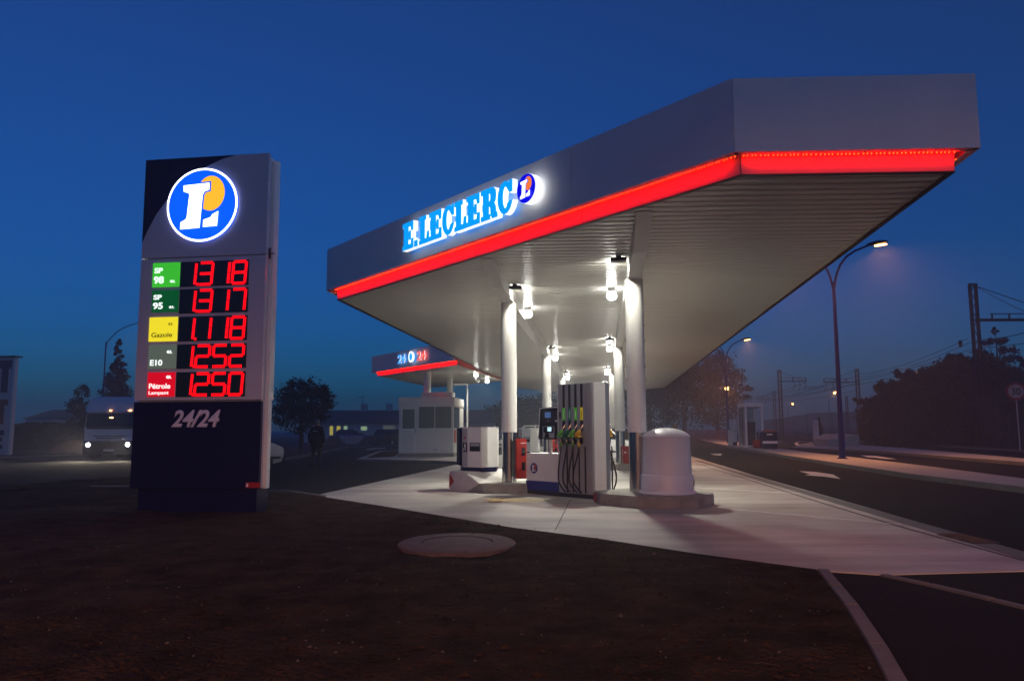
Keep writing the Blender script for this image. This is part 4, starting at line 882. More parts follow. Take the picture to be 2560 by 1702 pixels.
# ------------------------------------------------------------------ trees and hedges
def tree(name, label, cat, base, H, blobs, n, leaf, tr, group=None, m=LEAF, seed=0, limbs=True):
    """blobs: (dx, dy, z centre, rx, rz, weight)"""
    R_ = random.Random(seed); t = thing(name, label, cat, base, 0, group); o = MB(); zc = sorted(b_[2] for b_ in blobs)[len(blobs) // 2]
    o.tube([(0, 0, -.3), (.03 * H * .1, 0, H * .25), (-.02, .03, H * .55), (0, 0, H * .86)], [tr * 1.3, tr, tr * .6, tr * .15], 9, BARK)
    for b_ in blobs:
        if limbs:
            z0 = max(.8, b_[2] - b_[4] * .8 - .1 * H) * .8; o.tube([(0, 0, z0), (b_[0] * .5, b_[1] * .5, (z0 + b_[2]) / 2 + .1), (b_[0], b_[1], b_[2])], [tr * .45, tr * .28, tr * .08], 6, BARK)
    o.build('trunk', BARK, t, smooth=True)
    tw_ = sum(b_[5] for b_ in blobs); vs, fs = [], []
    for b_ in blobs:
        k = int(n * b_[5] / tw_); clumps = max(4, k // 28); cl = []
        for i in range(clumps):
            u_ = R_.uniform(-1, 1); ph = R_.uniform(0, math.tau); rr = R_.uniform(.35, 1.0) ** .5; s_ = math.sqrt(1 - u_ * u_)
            cl.append(Vector((b_[0] + b_[3] * rr * s_ * math.cos(ph), b_[1] + b_[3] * rr * s_ * math.sin(ph), b_[2] + b_[4] * rr * u_)))
        for i in range(k):
            c = R_.choice(cl); sp = b_[3] * .17; p = c + Vector((R_.gauss(0, sp), R_.gauss(0, sp), R_.gauss(0, sp * .8)))
            a = Vector((R_.gauss(0, 1), R_.gauss(0, 1), R_.gauss(0, 1))).normalized(); b2 = a.orthogonal().normalized(); b2.rotate(Matrix.Rotation(R_.uniform(0, 6.3), 3, a)); c2 = a.cross(b2); L = leaf * R_.uniform(.6, 1.4)
            j = len(vs); vs += [p - b2 * L, p + c2 * L * .5, p + b2 * L, p - c2 * L * .5]; fs.append((j, j + 1, j + 2, j + 3))
    o = MB(); o.add(vs, fs, m); o.build('crown', m, t); return t
b_ = D(752, 1131, 43)
tree('broadleaf_tree', 'round dark broadleaf tree beside the walking man, left of the long house', 'tree', (b_.x, b_.y, 0), 4.6, [(0, 0, 3.1, 1.45, 1.0, 5), (-.95, 0, 2.5, .8, .9, 2), (.9, .2, 2.9, .75, .95, 2.5), (.2, -.3, 2.0, 1.1, .7, 2), (-.3, .2, 3.6, 1.0, .5, 1.5), (1.25, 0, 3.3, .3, .6, .5)], 6500, .085, .11, seed=3)
b_ = D(283, 1120, 68)
tree('conifer', 'tall dark conical tree behind the white truck', 'tree', (b_.x, b_.y, 0), 9.3, [(0, 0, z, max(.25, 1.85 * (9.4 - z) / 7.4), .8, max(.3, (9.4 - z) / 2)) for z in (2.2, 3, 3.8, 4.6, 5.4, 6.2, 7.0, 7.8, 8.5, 9.0)], 9000, .12, .2, seed=5, limbs=False)
b_ = D(197, 1120, 64)
tree('young_tree', 'thin ragged young tree left of the conical tree', 'tree', (b_.x, b_.y, 0), 5.6, [(0, 0, 4.6, .55, .8, 1), (-.5, 0, 3.4, .7, .7, 1.3), (.5, .1, 3.0, .8, .9, 1.6), (0, 0, 1.9, 1.1, .9, 1.6)], 2600, .11, .08, seed=6)
def hedge(name, label, x0, x1, base, top, dist, depth, n, leaf, seed, group=None, cat='hedge'):
    R_ = random.Random(seed); a = D(x0, base, dist); c = D(x1, base, dist); zt_ = D(x0, top, dist).z; t = thing(name, label, cat, ((a.x + c.x) / 2, a.y, 0), 0, group); w = (c.x - a.x) / 2; o = MB()
    for i in range(n):
        u_ = R_.uniform(-w, w); hz = zt_ * (1 + .10 * noise.noise(Vector((u_ * .9, seed, 0)))); p = Vector((u_, R_.uniform(0, depth), R_.uniform(0, 1) ** .6 * hz)); a_ = Vector((R_.gauss(0, 1), R_.gauss(0, 1), R_.gauss(0, 1))).normalized(); b2 = a_.orthogonal().normalized(); c2 = a_.cross(b2); L = leaf * R_.uniform(.7, 1.4)
        o.add([p - b2 * L, p + c2 * L * .6, p + b2 * L, p - c2 * L * .6], [(0, 1, 2, 3)], LEAF)
    o.build('foliage', LEAF, t)
    o = MB(); o.box(-w * .99, w * .99, depth * .35, depth * .6, 0, zt_ * .86, BARK); o.build('stems', BARK, t); return t
hedge('hedge', 'long low dark hedge behind the verge at the far left', 22, 222, 1120, 1059, 58, 1.5, 5200, .16, 2)
# dense dark trees along the railway at the right
spec = [(2205, 1000, 66, 1.5, 1.0), (2238, 962, 64, 1.7, 1.3), (2290, 938, 62, 1.9, 1.5), (2345, 915, 60, 2.0, 1.7), (2400, 886, 58, 2.0, 1.9), (2520, 905, 57, 2.3, 1.8), (2465, 915, 60, 2.0, 1.6)]
where = ['lowest, at the left end', 'second from the left end', 'third from the left end', 'middle one', 'left of the near lattice mast', 'behind the speed limit sign', 'right behind the near lattice mast']
for i, (x, top, dist, w_, _) in enumerate(spec):
    zt_ = D(x, top, dist).z; p = D(x, 1090, dist)
    tree('bushy_tree', f'dense dark bushy tree along the railway, {where[i]}', 'tree', (p.x, p.y, 0), zt_, [(0, 0, zt_ - 1.3, w_ * .65, 1.25, 3), (-w_ * .5, .4, zt_ * .62, w_ * .7, zt_ * .24, 3), (w_ * .5, -.2, zt_ * .6, w_ * .75, zt_ * .25, 3), (0, .2, zt_ * .32, w_ * 1.1, zt_ * .3, 5), (-w_ * .2, -.4, zt_ * .8, w_ * .6, zt_ * .12, 1.5)] + [(random.uniform(-1.1, 1.1) * w_, random.uniform(-.6, .6), zt_ * random.uniform(.6, 1.04), w_ * random.uniform(.18, .34), zt_ * random.uniform(.05, .10), .55) for _ in range(7)], 10000, .15, .16, 'dense trees along the railway', seed=20 + i)
p = D(2508, 1090, 68); zt_ = D(2508, 822, 68).z
bl = [(0, 0, zt_ - .3, .25, .5, .4)]
for k in range(9):
    z = zt_ - 1.0 - k * .85
    for s_ in (-1, 1): bl.append((s_ * (.7 + k * .34) * random.uniform(.7, 1.15), random.uniform(-.5, .5), z + random.uniform(-.2, .3), .6 + k * .18, .22, .8 + k * .15))
tree('cedar', 'tall open branched tree rising over the bushy trees at the right edge', 'tree', (p.x, p.y, 0), zt_, bl, 9000, .14, .2, seed=41)
# misty tall trees beyond the canopy
for i, (x, top, dist, w_, lb) in enumerate([(1795, 872, 104, 3.3, 'tall misty tree behind the second blue street lamp'), (1712, 880, 100, 3.8, 'tall misty tree mass just right of the canopy end'), (1625, 905, 96, 4.0, 'tall misty tree mass behind the white dome'), (1382, 968, 92, 3.4, 'misty tree seen between the left columns'), (1288, 985, 96, 3.0, 'misty bare tree right of the nearest left column')]):
    zt_ = D(x, top, dist).z; p = D(x, 1090, dist)
    tree('misty_tree', lb, 'tree', (p.x, p.y, 0), zt_, [(0, 0, zt_ - 2.2, w_ * .6, 2.0, 3), (-w_ * .5, 0, zt_ * .6, w_ * .7, zt_ * .22, 3), (w_ * .45, 0, zt_ * .62, w_ * .65, zt_ * .2, 2.4), (0, 0, zt_ * .38, w_ * .9, zt_ * .24, 3.5)] + ([(w_ * 1.25, 0, zt_ * .56, .7, .22, .4), (w_ * 1.2, 0, zt_ * .47, .5, .15, .25)] if i == 0 else []), 6500, .20, .25, 'misty trees beyond the forecourt', seed=60 + i)

# ------------------------------------------------------------------ houses and far things
def house(name, label, x0, x1, ridge, eave, base, dist, depth, wallm, roofm, wins=(), chim=None):
    a = D(x0, base, dist); c = D(x1, base, dist); zr = D(x0, ridge, dist + depth / 2).z; ze = D(x0, eave, dist).z; t = thing(name, label, 'house', ((a.x + c.x) / 2, dist, 0)); w = (c.x - a.x) / 2
    o = MB(); o.prism([(-w, 0), (w, 0), (w, depth), (-w, depth)], 0, ze, wallm); o.build('wall', wallm, t)
    o = MB(); o.add([(-w - .3, -.5, ze - .05), (w + .3, -.5, ze - .05), (w + .3, depth + .5, ze - .05), (-w - .3, depth + .5, ze - .05), (-w + .5, depth / 2, zr), (w - .5, depth / 2, zr)], [(0, 1, 5, 4), (1, 2, 5), (2, 3, 4, 5), (3, 0, 4), (0, 3, 2, 1)], roofm); rf = o.build('roof', roofm, t)
    for cxx in (chim or ()): o = MB(); q_ = D(cxx, ridge, dist + depth / 2); o.box(q_.x - t.location.x - .35, q_.x - t.location.x + .35, depth / 2 - .3, depth / 2 + .3, zr - .6, zr + .75, wallm); k = o.build('chimney', wallm, t); k.parent = rf
    for wx0, wx1, wz0, wz1, wm, nm in wins:
        p0 = D(wx0, wz0, dist); p1 = D(wx1, wz1, dist); o = MB(); o.box(p0.x - t.location.x, p1.x - t.location.x, -.06, -.02, p1.z, p0.z, wm); fr_ = o.build(nm, wm, t)
        o = MB(); o.box(p0.x - t.location.x - .06, p1.x - t.location.x + .06, -.02, -.001, p1.z - .06, p0.z + .06, WHITE); k = o.build('frame', WHITE, t); k.parent = fr_
    return t
HWL = mat('house_wall', (.42, .42, .45), .8, var=.1); HRF = mat('house_roof', (.06, .055, .06), .8, var=.2)
WY = emi('window_yellow', (1, .80, .10), .42); WG = emi('window_green', (.55, .8, .40), .42); WDm = emi('window_dim', (.45, .45, .30), .12)
house('long_house', 'long low house with dark roof and small lit windows beyond the entrance road', 760, 1235, 1026, 1057, 1096, 88, 9, HWL, HRF, [(825, 832, 1065, 1087, WY, 'window'), (842.5, 850.5, 1065, 1077, WY, 'window'), (860, 868, 1065, 1075, WG, 'window'), (903, 917, 1066, 1075, WG, 'window'), (959, 986, 1064, 1076, WDm, 'window')], (911, 973))
house('far_house', 'faint roofed house in the mist between kiosk and nearest column', 1196, 1330, 1036, 1052, 1092, 118, 8, HWL, HRF, (), (1240,))
house('far_house', 'faint low hipped house behind the hedge at the far left', 62, 205, 1024, 1046, 1090, 96, 9, HWL, HRF, ())
# antenna
p = D(906, 1024, 92); an = thing('roof_antenna', 'thin television antenna on the long house roof', 'antenna', (p.x, p.y, p.z - .1)); o = MB(); o.tube([(0, 0, 0), (0, 0, 1.65)], .03, 5, IRON); o.tube([(-.5, 0, 1.6), (.35, 0, 1.55)], .025, 5, IRON)
for k in range(4): o.tube([(-.45 + k * .22, -.2, 1.59), (-.45 + k * .22, .2, 1.59)], .02, 4, IRON)
o.build('mast', IRON, an)
# concrete blocks and earth heaps at the road end
BLK = mat('barrier_concrete', (.46, .40, .38), .85, var=.15, scale=3)
for i, (x0, x1) in enumerate([(811, 823), (850, 860), (861, 871), (872, 881), (882, 889), (890, 899), (900, 908)]):
    a = D(x0, 1100, 76 + i * .3); c = D(x1 - .8, 1100, 76 + i * .3); t = thing('barrier_block', f'pale concrete barrier block, {["leftmost of the row by the heap", "second of the row", "third of the row", "fourth of the row", "fifth of the row", "sixth of the row", "rightmost of the row"][i]}', 'barrier', ((a.x + c.x) / 2, a.y, .05), 0, 'concrete barrier blocks at the road end'); w = (c.x - a.x) / 2
    o = MB(); o.add([(-w, -.3, 0), (w, -.3, 0), (w, .3, 0), (-w, .3, 0), (-w, -.12, .82), (w, -.12, .82), (w, .12, .82), (-w, .12, .82)], [(0, 1, 5, 4), (1, 2, 6, 5), (2, 3, 7, 6), (3, 0, 4, 7), (4, 5, 6, 7), (0, 3, 2, 1)], BLK); o.build('block', BLK, t, bevel=.03)
EAR = mat('heap_earth', (.10, .07, .045), .95, var=.4, scale=2, bump=.8, bscale=8)
def heap(x, top, dist, w, lb):
    p = D(x, 1105, dist); h = D(x, top, dist).z; o = MB(); n = 28; v = []; R_ = random.Random(int(x))
    for j in range(9):
        rr = 1 - j / 8; z = h * (1 - rr ** 1.4)
        for i in range(n): a = i * math.tau / n; k = 1 + .22 * noise.noise(Vector((math.cos(a) * 1.4, math.sin(a) * 1.4, j * .3 + x))); v.append((p.x + w * rr * k * math.cos(a), p.y + w * .8 * rr * k * math.sin(a), z + .06 * noise.noise(Vector((a, j, 1))) - .03))
    o.add(v, [(j * n + i, j * n + (i + 1) % n, (j + 1) * n + (i + 1) % n, (j + 1) * n + i) for j in range(8) for i in range(n)], EAR); return tag(o.build('earth_heap', EAR, smooth=True), lb, 'heap')
heap(833, 1088, 70, 1.35, 'dark pointed earth heap in front of the pale barrier blocks'); heap(926, 1087, 74, 1.4, 'low brown earth heap right of the barrier blocks'); heap(185, 1098, 50, 1.9, 'brown earth heap on the verge beside the truck')
# orange netting
NET = glass('orange_net', (.55, .09, .03), .7, .5)
o = MB(); a = P(1720, 1100, .05); q_ = [D(1640, 1100, 92), D(1700, 1100, 90), D(1770, 1100, 88), D(1826, 1100, 86)]
nt_ = thing('safety_net', 'orange plastic construction net on stakes at the end of the lanes', 'net', (q_[1].x, q_[1].y, .05))
for i in range(3):
    for k in range(6):
        z = .1 + k * .2; o.add([q_[i] + Vector((0, 0, z - q_[i].z)), q_[i + 1] + Vector((0, 0, z - q_[i + 1].z)), q_[i + 1] + Vector((0, 0, z + .17 - q_[i + 1].z)), q_[i] + Vector((0, 0, z + .17 - q_[i].z))], [(0, 1, 2, 3)], NET)
WP(o.build('netting', NET), nt_)
for k in q_: o = MB(); o.cyl((k.x, k.y, 0), (k.x, k.y, 1.4), .04, .04, 8, IRON); WP(o.build('stake', IRON), nt_)

# railway fence: posts and dark mesh
FM = glass('fence_mesh', (.015, .022, .015), .7, .6); FP_ = mat('fence_post', (.015, .02, .015), .6)
fps = [(1903, 1054, 138), (1930, 1050, 133), (1955, 1047, 128), (1985, 1042, 122), (2016.5, 1038, 116), (2017.5, 1035, 115), (2048, 1034, 108), (2079, 1033, 102), (2112, 1032, 96), (2148, 1031.5, 90), (2186, 1031, 84), (2226, 1029, 78), (2268, 1027, 72), (2312, 1025, 67), (2362, 1022, 62), (2420, 1018, 57), (2490, 1013, 52.5), (2570, 1007, 48.5), (2660, 1000, 45)]
fb = D(2186, 1090, 84); fe = thing('railway_fence', 'long dark mesh fence with thin posts along the railway at the right', 'fence', (fb.x, fb.y, .1)); last = None
for x, ty, dist in fps:
    p = D(x, ty, dist); h = p.z; p.z = 0
    o = MB(); o.cyl((p.x, p.y, .05), (p.x, p.y, h + .05), .04, .04, 8, FP_); WP(o.build('post', FP_), fe).location.z = 0
    if last and x - last[2] > 3:
        o = MB(); o.add([(last[0].x, last[0].y, .1), (p.x, p.y, .1), (p.x, p.y, h), (last[0].x, last[0].y, last[1])], [(0, 1, 2, 3)], FM); WP(o.build('mesh_panel', FM), fe).location.z = 0
        o = MB(); o.tube([(last[0].x, last[0].y, last[1]), (p.x, p.y, h)], .02, 5, FP_); WP(o.build('top_rail', FP_), fe).location.z = 0
    last = (p, h, x)

# overhead line masts and wires
MST = mat('mast_steel', (.03, .028, .028), .7, .2)
def mast(px_, top, dist, w, lb, arm=None, lean=0):
    p = D(px_, top, dist); H = p.z; t = thing('catenary_mast', lb, 'mast', (p.x, p.y, 0), 0, 'railway masts'); o = MB()
    for s_ in (-1, 1): o.box(s_ * w / 2 - w * .11, s_ * w / 2 + w * .11, -w * .4, w * .4, 0, H, MST)
    n = int(H / (w * 1.5))
    for i in range(n): z0 = H * i / n; z1 = H * (i + 1) / n; o.tube([((-1) ** i * w * .4, 0, z0), (-(-1) ** i * w * .4, 0, z1)], w * .09, 4, MST)
    o.box(-w * .62, w * .62, -w * .42, w * .42, H - .12, H, MST); o.build('lattice_post', MST, t)
    for (x1, zz, th) in (arm or ()):
        o = MB(); o.box(min(0, x1), max(0, x1), -.07, .07, zz - th / 2, zz + th / 2, MST); n = max(2, int(abs(x1) / 1.1))
        for k in range(1, n + 1): xx = x1 * k / n; o.box(xx - .05, xx + .05, -.05, .05, zz - .05, zz + .42, MST)
        o.box(min(x1 * .15, x1 * 1.0), max(x1 * .15, x1), -.03, .03, zz + .42, zz + .48, MST); o.tube([(0, 0, H - .1), (x1 * .95, 0, zz)], .03, 5, MST)
        for k in range(3): xx = x1 * (.55 + .2 * k); o.tube([(xx, 0, zz), (xx + .1, 0, zz - .7), (xx - .25, 0, zz - 1.1)], .035, 5, MST)
        o.build('cantilever', MST, t)
    return t
z2 = lambda x, y, d: D(x, y, d).z
mast(2431, 709, 56, .42, 'nearest tall lattice railway mast rising above the trees', [(7.5, z2(2448, 800, 56), .2)])
mast(1948, 925, 98, .36, 'left of the two middle distance lattice masts, arm pointing right', [(3.3, z2(1960, 953, 98), .12)])
mast(2142, 922, 98, .36, 'lattice mast just right of the nearest blue pole, arm pointing left', [(-4.2, z2(2130, 955, 98), .12)])
mast(1935, 977, 160, .42, 'faint far lattice mast close behind the left middle mast', [(-3.5, z2(1935, 998, 160), .12)])
mast(1838, 985, 190, .40, 'faintest far mast beside the glass shelter roof', [(-4, z2(1838, 998, 190), .12), (4, z2(1838, 998, 190), .12)])
mast(2116, 990, 120, .28, 'thin dark pole left of the right middle lattice mast')
wr = MB()
def wire(a, c, sag, r=.022):
    a = Vector(a); c = Vector(c); wr.tube([a.lerp(c, i / 16) - Vector((0, 0, sag * 4 * (i / 16) * (1 - i / 16))) for i in range(17)], r, 5, MST)
for (x0, y0, x1, y1, sg_) in [(2420, 846, 2142, 936, .5), (2425, 856, 2142, 944, .5), (2425, 874, 2010, 968, .6), (2425, 890, 2015, 972, .6), (2440, 716, 2600, 795, .1)]:
    wire(D(x0, y0, 56), D(x1, y1, 98 if x1 < 2300 else 50), sg_, .020)
for (x0, y0, x1, y1) in [(2560, 832, 2450, 848), (2600, 850, 2452, 868)]: wire(D(x0, y0, 48), D(x1, y1, 56), .1)
for (x0, y0, x1, y1) in [(2142, 940, 1948, 980), (2142, 958, 1940, 990), (2142, 975, 1940, 1002), (2130, 962, 1838, 1012), (2016, 955, 1838, 1003), (2060, 965, 1860, 1008)]: wire(D(x0, y0, 98), D(x1, y1, 160), .4, .028)
tag(wr.build('overhead_wires', MST), 'dark sagging overhead railway wires running between the masts', 'wires', kind='stuff')
# insulator
p = D(2401, 859, 56.5); o = MB(); o.lathe([(.05, -.25), (.16, -.2), (.08, -.1), (.17, 0), (.08, .1), (.15, .2), (.04, .25)], 12, MST, tuple(p)); tag(o.build('insulator', MST, smooth=True), 'small dark insulator on the wires left of the nearest mast', 'insulator')

# speed limit sign
p = D(2551, 1125, 45); sp = thing('speed_limit_sign', 'round red rimmed speed limit sign reading 30 at the right edge', 'road sign', (p.x, p.y, .1), rad(-22))
zc = D(2551, 978, 45).z - .1; rr = 22.5 / 1966 * 45
o = MB(); o.cyl((0, .04, 0), (0, .04, zc + .3), .035, .035, 12, ALU); o.build('post', ALU, sp)
SGR = mat('sign_red', (.25, .015, .02), .5); SGW = mat('sign_face_white', (.36, .34, .36), .5)
shape('rim', [circ(0, 0, rr, 40)], SGR, sp, 0, 0, zc, .012); shape('face', [circ(0, 0, rr * .74, 40)], SGW, sp, 0, -.016, zc, .002); text('numerals', '30', rr * 1.05, mat('black_ink', (.01, .01, .01)), sp, 0, -.021, zc - rr * .36, .001, 0, .014, .9, None, 'CENTER')

# ------------------------------------------------------------------ things on the pavement
bt = P(1866.8, 1118.5, .12); BF = mat('booth_frame', (.80, .80, .80), .4); BG = glass('booth_glass', (.04, .05, .06), .05, .3)
bo = thing('glass_shelter', 'tall narrow white framed glass shelter on the pavement between the lanes', 'shelter', bt, rad(-2))
bw, bd, bh = 1.10, 3.3, 3.05
for x, y in ((0, 0), (bw, 0), (.4, bd), (bw + .4, bd)): o = MB(); o.box(x - .07, x + .07, y - .07, y + .07, 0, bh - .3, BF); o.build('post', BF, bo)
o = MB(); o.prism([(-.1, -.1), (bw + .1, -.1), (bw + .5, bd + .1), (.3, bd + .1)], bh - .3, bh, BF); o.build('roof', BF, bo, bevel=.02)
o = MB(); o.prism([(-.02, .07), (.02, .07), (.38, bd - .07), (.34, bd - .07)], .1, bh - .32, BG); o.build('side_pane', BG, bo)
o = MB(); o.prism([(.42, bd - .02), (bw + .32, bd - .02), (bw + .32, bd + .02), (.42, bd + .02)], .1, bh - .32, BG); o.build('rear_pane', BG, bo)
o = MB(); o.box(.05, bw - .05, -.03, .03, .05, .14, BF); o.prism([(-.04, .07), (.04, .07), (.40, bd - .07), (.32, bd - .07)], .02, .098, BF); o.build('sill', BF, bo)
for k in (1.1, 2.2): o = MB(); x_ = .4 * k / bd; o.box(x_ - .025, x_ + .025, k - .025, k + .025, .1, bh - .3, BF); o.build('mullion', BF, bo)
o = MB(); o.box(.62, 1.02, 1.4, 2.4, .0, 1.75, DGY); o.build('machine', DGY, bo)
p = P(1894.5, 1119.5, .12); cr = thing('red_crate', 'small open red crate with black handle beside the shelter', 'crate', p, rad(-2)); w = .28; hh_ = D(1894, 1099, p.y).z - p.z
o = MB(); 
for a in ((-w, w, -.2, -.17), (-w, w, .17, .2), (-w, -w + .03, -.17, .17), (w - .03, w, -.17, .17)): o.box(*a, 0, hh_, RED)
o.box(-w, w, -.2, .2, 0, .02, RED); o.build('tub', RED, cr); o = MB(); o.tube([(0, 0, .02), (.02, 0, hh_ + .35)], .03, 6, DARK); o.box(-.05, .07, -.03, .03, hh_ + .3, hh_ + .5, DARK); o.build('brush', DARK, cr)
p = P(1926, 1122, .12); vm = thing('vacuum_station', 'squat navy box with orange top edge and white stripe on the pavement', 'vacuum machine', p, rad(-2)); w = .47; hh_ = D(1926, 1076, p.y).z - p.z
o = MB(); o.prism([(-w, 0), (w, 0), (w, .5), (-w, .5)], .06, hh_ - .08, NAVY); o.build('body', NAVY, vm, bevel=.04)
o = MB(); o.box(-w * .8, w * .8, .03, .47, hh_ - .08, hh_, mat('orange_top', (.5, .10, .02), .5)); o.build('top', None, vm, bevel=.02)
o = MB(); o.box(-w - .004, w + .004, -.006, .0, .34, .50, WHITE); o.build('stripe', WHITE, vm); o = MB(); o.box(-w * .4, w * .35, -.008, -.001, hh_ - .28, hh_ - .20, WHITE); o.build('lettering_plate', WHITE, vm); o = MB(); o.box(-w * .9, w * .9, .03, .45, 0, .06, DARK); o.build('foot', DARK, vm)
for x0, x1, ty, by, lb, zz in ((1823, 1833, 1074, 1114.5, 'lower white rounded service post left of the shelter', 0), (1834, 1843.5, 1049, 1113, 'taller white service post with blue foot touching the shelter', 1)):
    p = P((x0 + x1) / 2, by, .12); w = (x1 - x0) / 2 / 1966 * p.y; hh_ = D(x0, ty, p.y).z - p.z; t = thing('service_post', lb, 'service post', p, rad(-2), 'service posts')
    o = MB(); o.box(-w, w, 0, .3, .25 if zz else 0, hh_ * (.55 if zz else 1), KF)
    if zz: o.box(-w, w, 0, .3, hh_ * .6, hh_, KF); o.box(-w * .8, w * .8, .03, .27, hh_ * .55, hh_ * .6, DARK)
    o.build('body', KF, t, bevel=.03); o = MB(); o.box(-w * .95, w * .95, .01, .29, 0 if zz else .02, .25 if zz else .08, NAVY); o.build('foot', NAVY, t)
# far single pump, ramp block, water post
p = P(2052, 1112, .12); fpm = thing('diesel_pump', 'dark lone pump with white side strip on the far island', 'fuel pump', p, rad(20)); k = p.y / 1966
o = MB(); o.box(-4 * k, 10 * k, 0, .5, 0, 46 * k, IRON); o.build('body', IRON, fpm, bevel=.02); o = MB(); o.box(-10 * k, -4.4 * k, -.03, .45, 8 * k, 62 * k, KF); o.build('side_strip', KF, fpm, bevel=.02); o = MB(); o.box(-10 * k, -4.5 * k, -.02, .44, 0, 8 * k, NAVY); o.build('foot', NAVY, fpm)
o = MB(); o.tube([(3 * k, .2, 46 * k), (2.5 * k, .2, 60 * k), (4 * k, .2, 66 * k), (9 * k, .2, 52 * k), (12 * k, .2, 30 * k), (9 * k, .2, 14 * k)], .035, 7, DARK); o.build('hose', DARK, fpm); o = MB(); o.box(1 * k, 5 * k, .1, .3, 46 * k, 68 * k, DARK); o.build('hose_mast', DARK, fpm, bevel=.01)
p = P(2110, 1115, .12); k = p.y / 1966; rp = thing('concrete_block', 'low sloped concrete block with wet bluish top on the far island', 'concrete block', p, rad(4)); o = MB()
o.add([(-42 * k, .0, 0), (40 * k, 0, 0), (40 * k, 2.2, 0), (-42 * k, 2.2, 0), (-42 * k, 0, 17 * k), (-6 * k, 0, 18 * k), (28 * k, 0, 28 * k), (40 * k, 0, 28 * k), (40 * k, 2.2, 30 * k), (-14 * k, 2.2, 30 * k), (-42 * k, 2.2, 18 * k)], [(0, 1, 7, 6, 5, 4), (1, 2, 8, 7), (2, 3, 10, 9, 8), (3, 0, 4, 10), (4, 5, 6, 9, 10), (6, 7, 8, 9), (0, 3, 2, 1)], CONC); o.build('block', CONC, rp)
p = P(2083, 1112, .12); wpst = thing('water_post', 'small pale post with angled spout beside the sloped block', 'post', p + Vector((0, 2.6, 0))); o = MB(); o.box(-.10, .10, 0, .2, 0, 1.5, KF); o.build('post', KF, wpst); o = MB(); o.tube([(0, 0, 1.4), (-.25, 0, 1.25), (-.42, 0, 1.0)], .07, 8, GREYP); o.build('spout', GREYP, wpst)

# sign board cut by the left edge
p = D(10, 1138, 46); bd_ = thing('roadside_board', 'tall pale roadside board with dark and red bars at the left edge', 'sign board', (p.x, p.y, 0), rad(-9)); k = 46 / 1966
zt_ = D(16, 893, 46).z
BRD = mat('board_white', (.50, .42, .47), .5)
o = MB(); o.box(-80 * k, 7 * k, 0, .35, 0, zt_, BRD); o.build('board', BRD, bd_); o = MB(); o.box(-82 * k, 16 * k, -.1, .5, zt_, zt_ + .09, DARK); o.build('cap', DARK, bd_); o = MB(); o.box(7 * k, 12 * k, .06, .3, 0, zt_, KF); o.build('edge', KF, bd_)
zq = lambda y: D(10, y, 46).z
BNV = mat('board_navy', (.02, .01, .06), .5); BRR = mat('board_red', (.25, .01, .02), .5)
o = MB(); o.box(-60 * k, 5.5 * k, -.01, -.002, zq(921), zq(900), BNV); o.box(-22 * k, -3 * k, -.01, -.002, zq(981), zq(921), BNV); o.build('dark_lettering', BNV, bd_)
o = MB(); o.box(-60 * k, 1 * k, -.01, -.002, zq(1013), zq(998), BRR); o.box(-22 * k, -8 * k, -.01, -.002, zq(1060), zq(1013), BRR); o.build('red_lettering', BRR, bd_)
o = MB()
for y0, y1, x in ((1088, 1075, -4), (1104, 1092, -8), (1122, 1111, -6)): o.box(-60 * k, x * k, -.01, -.002, zq(y0), zq(y1), BNV)
o.build('small_lettering', BNV, bd_)

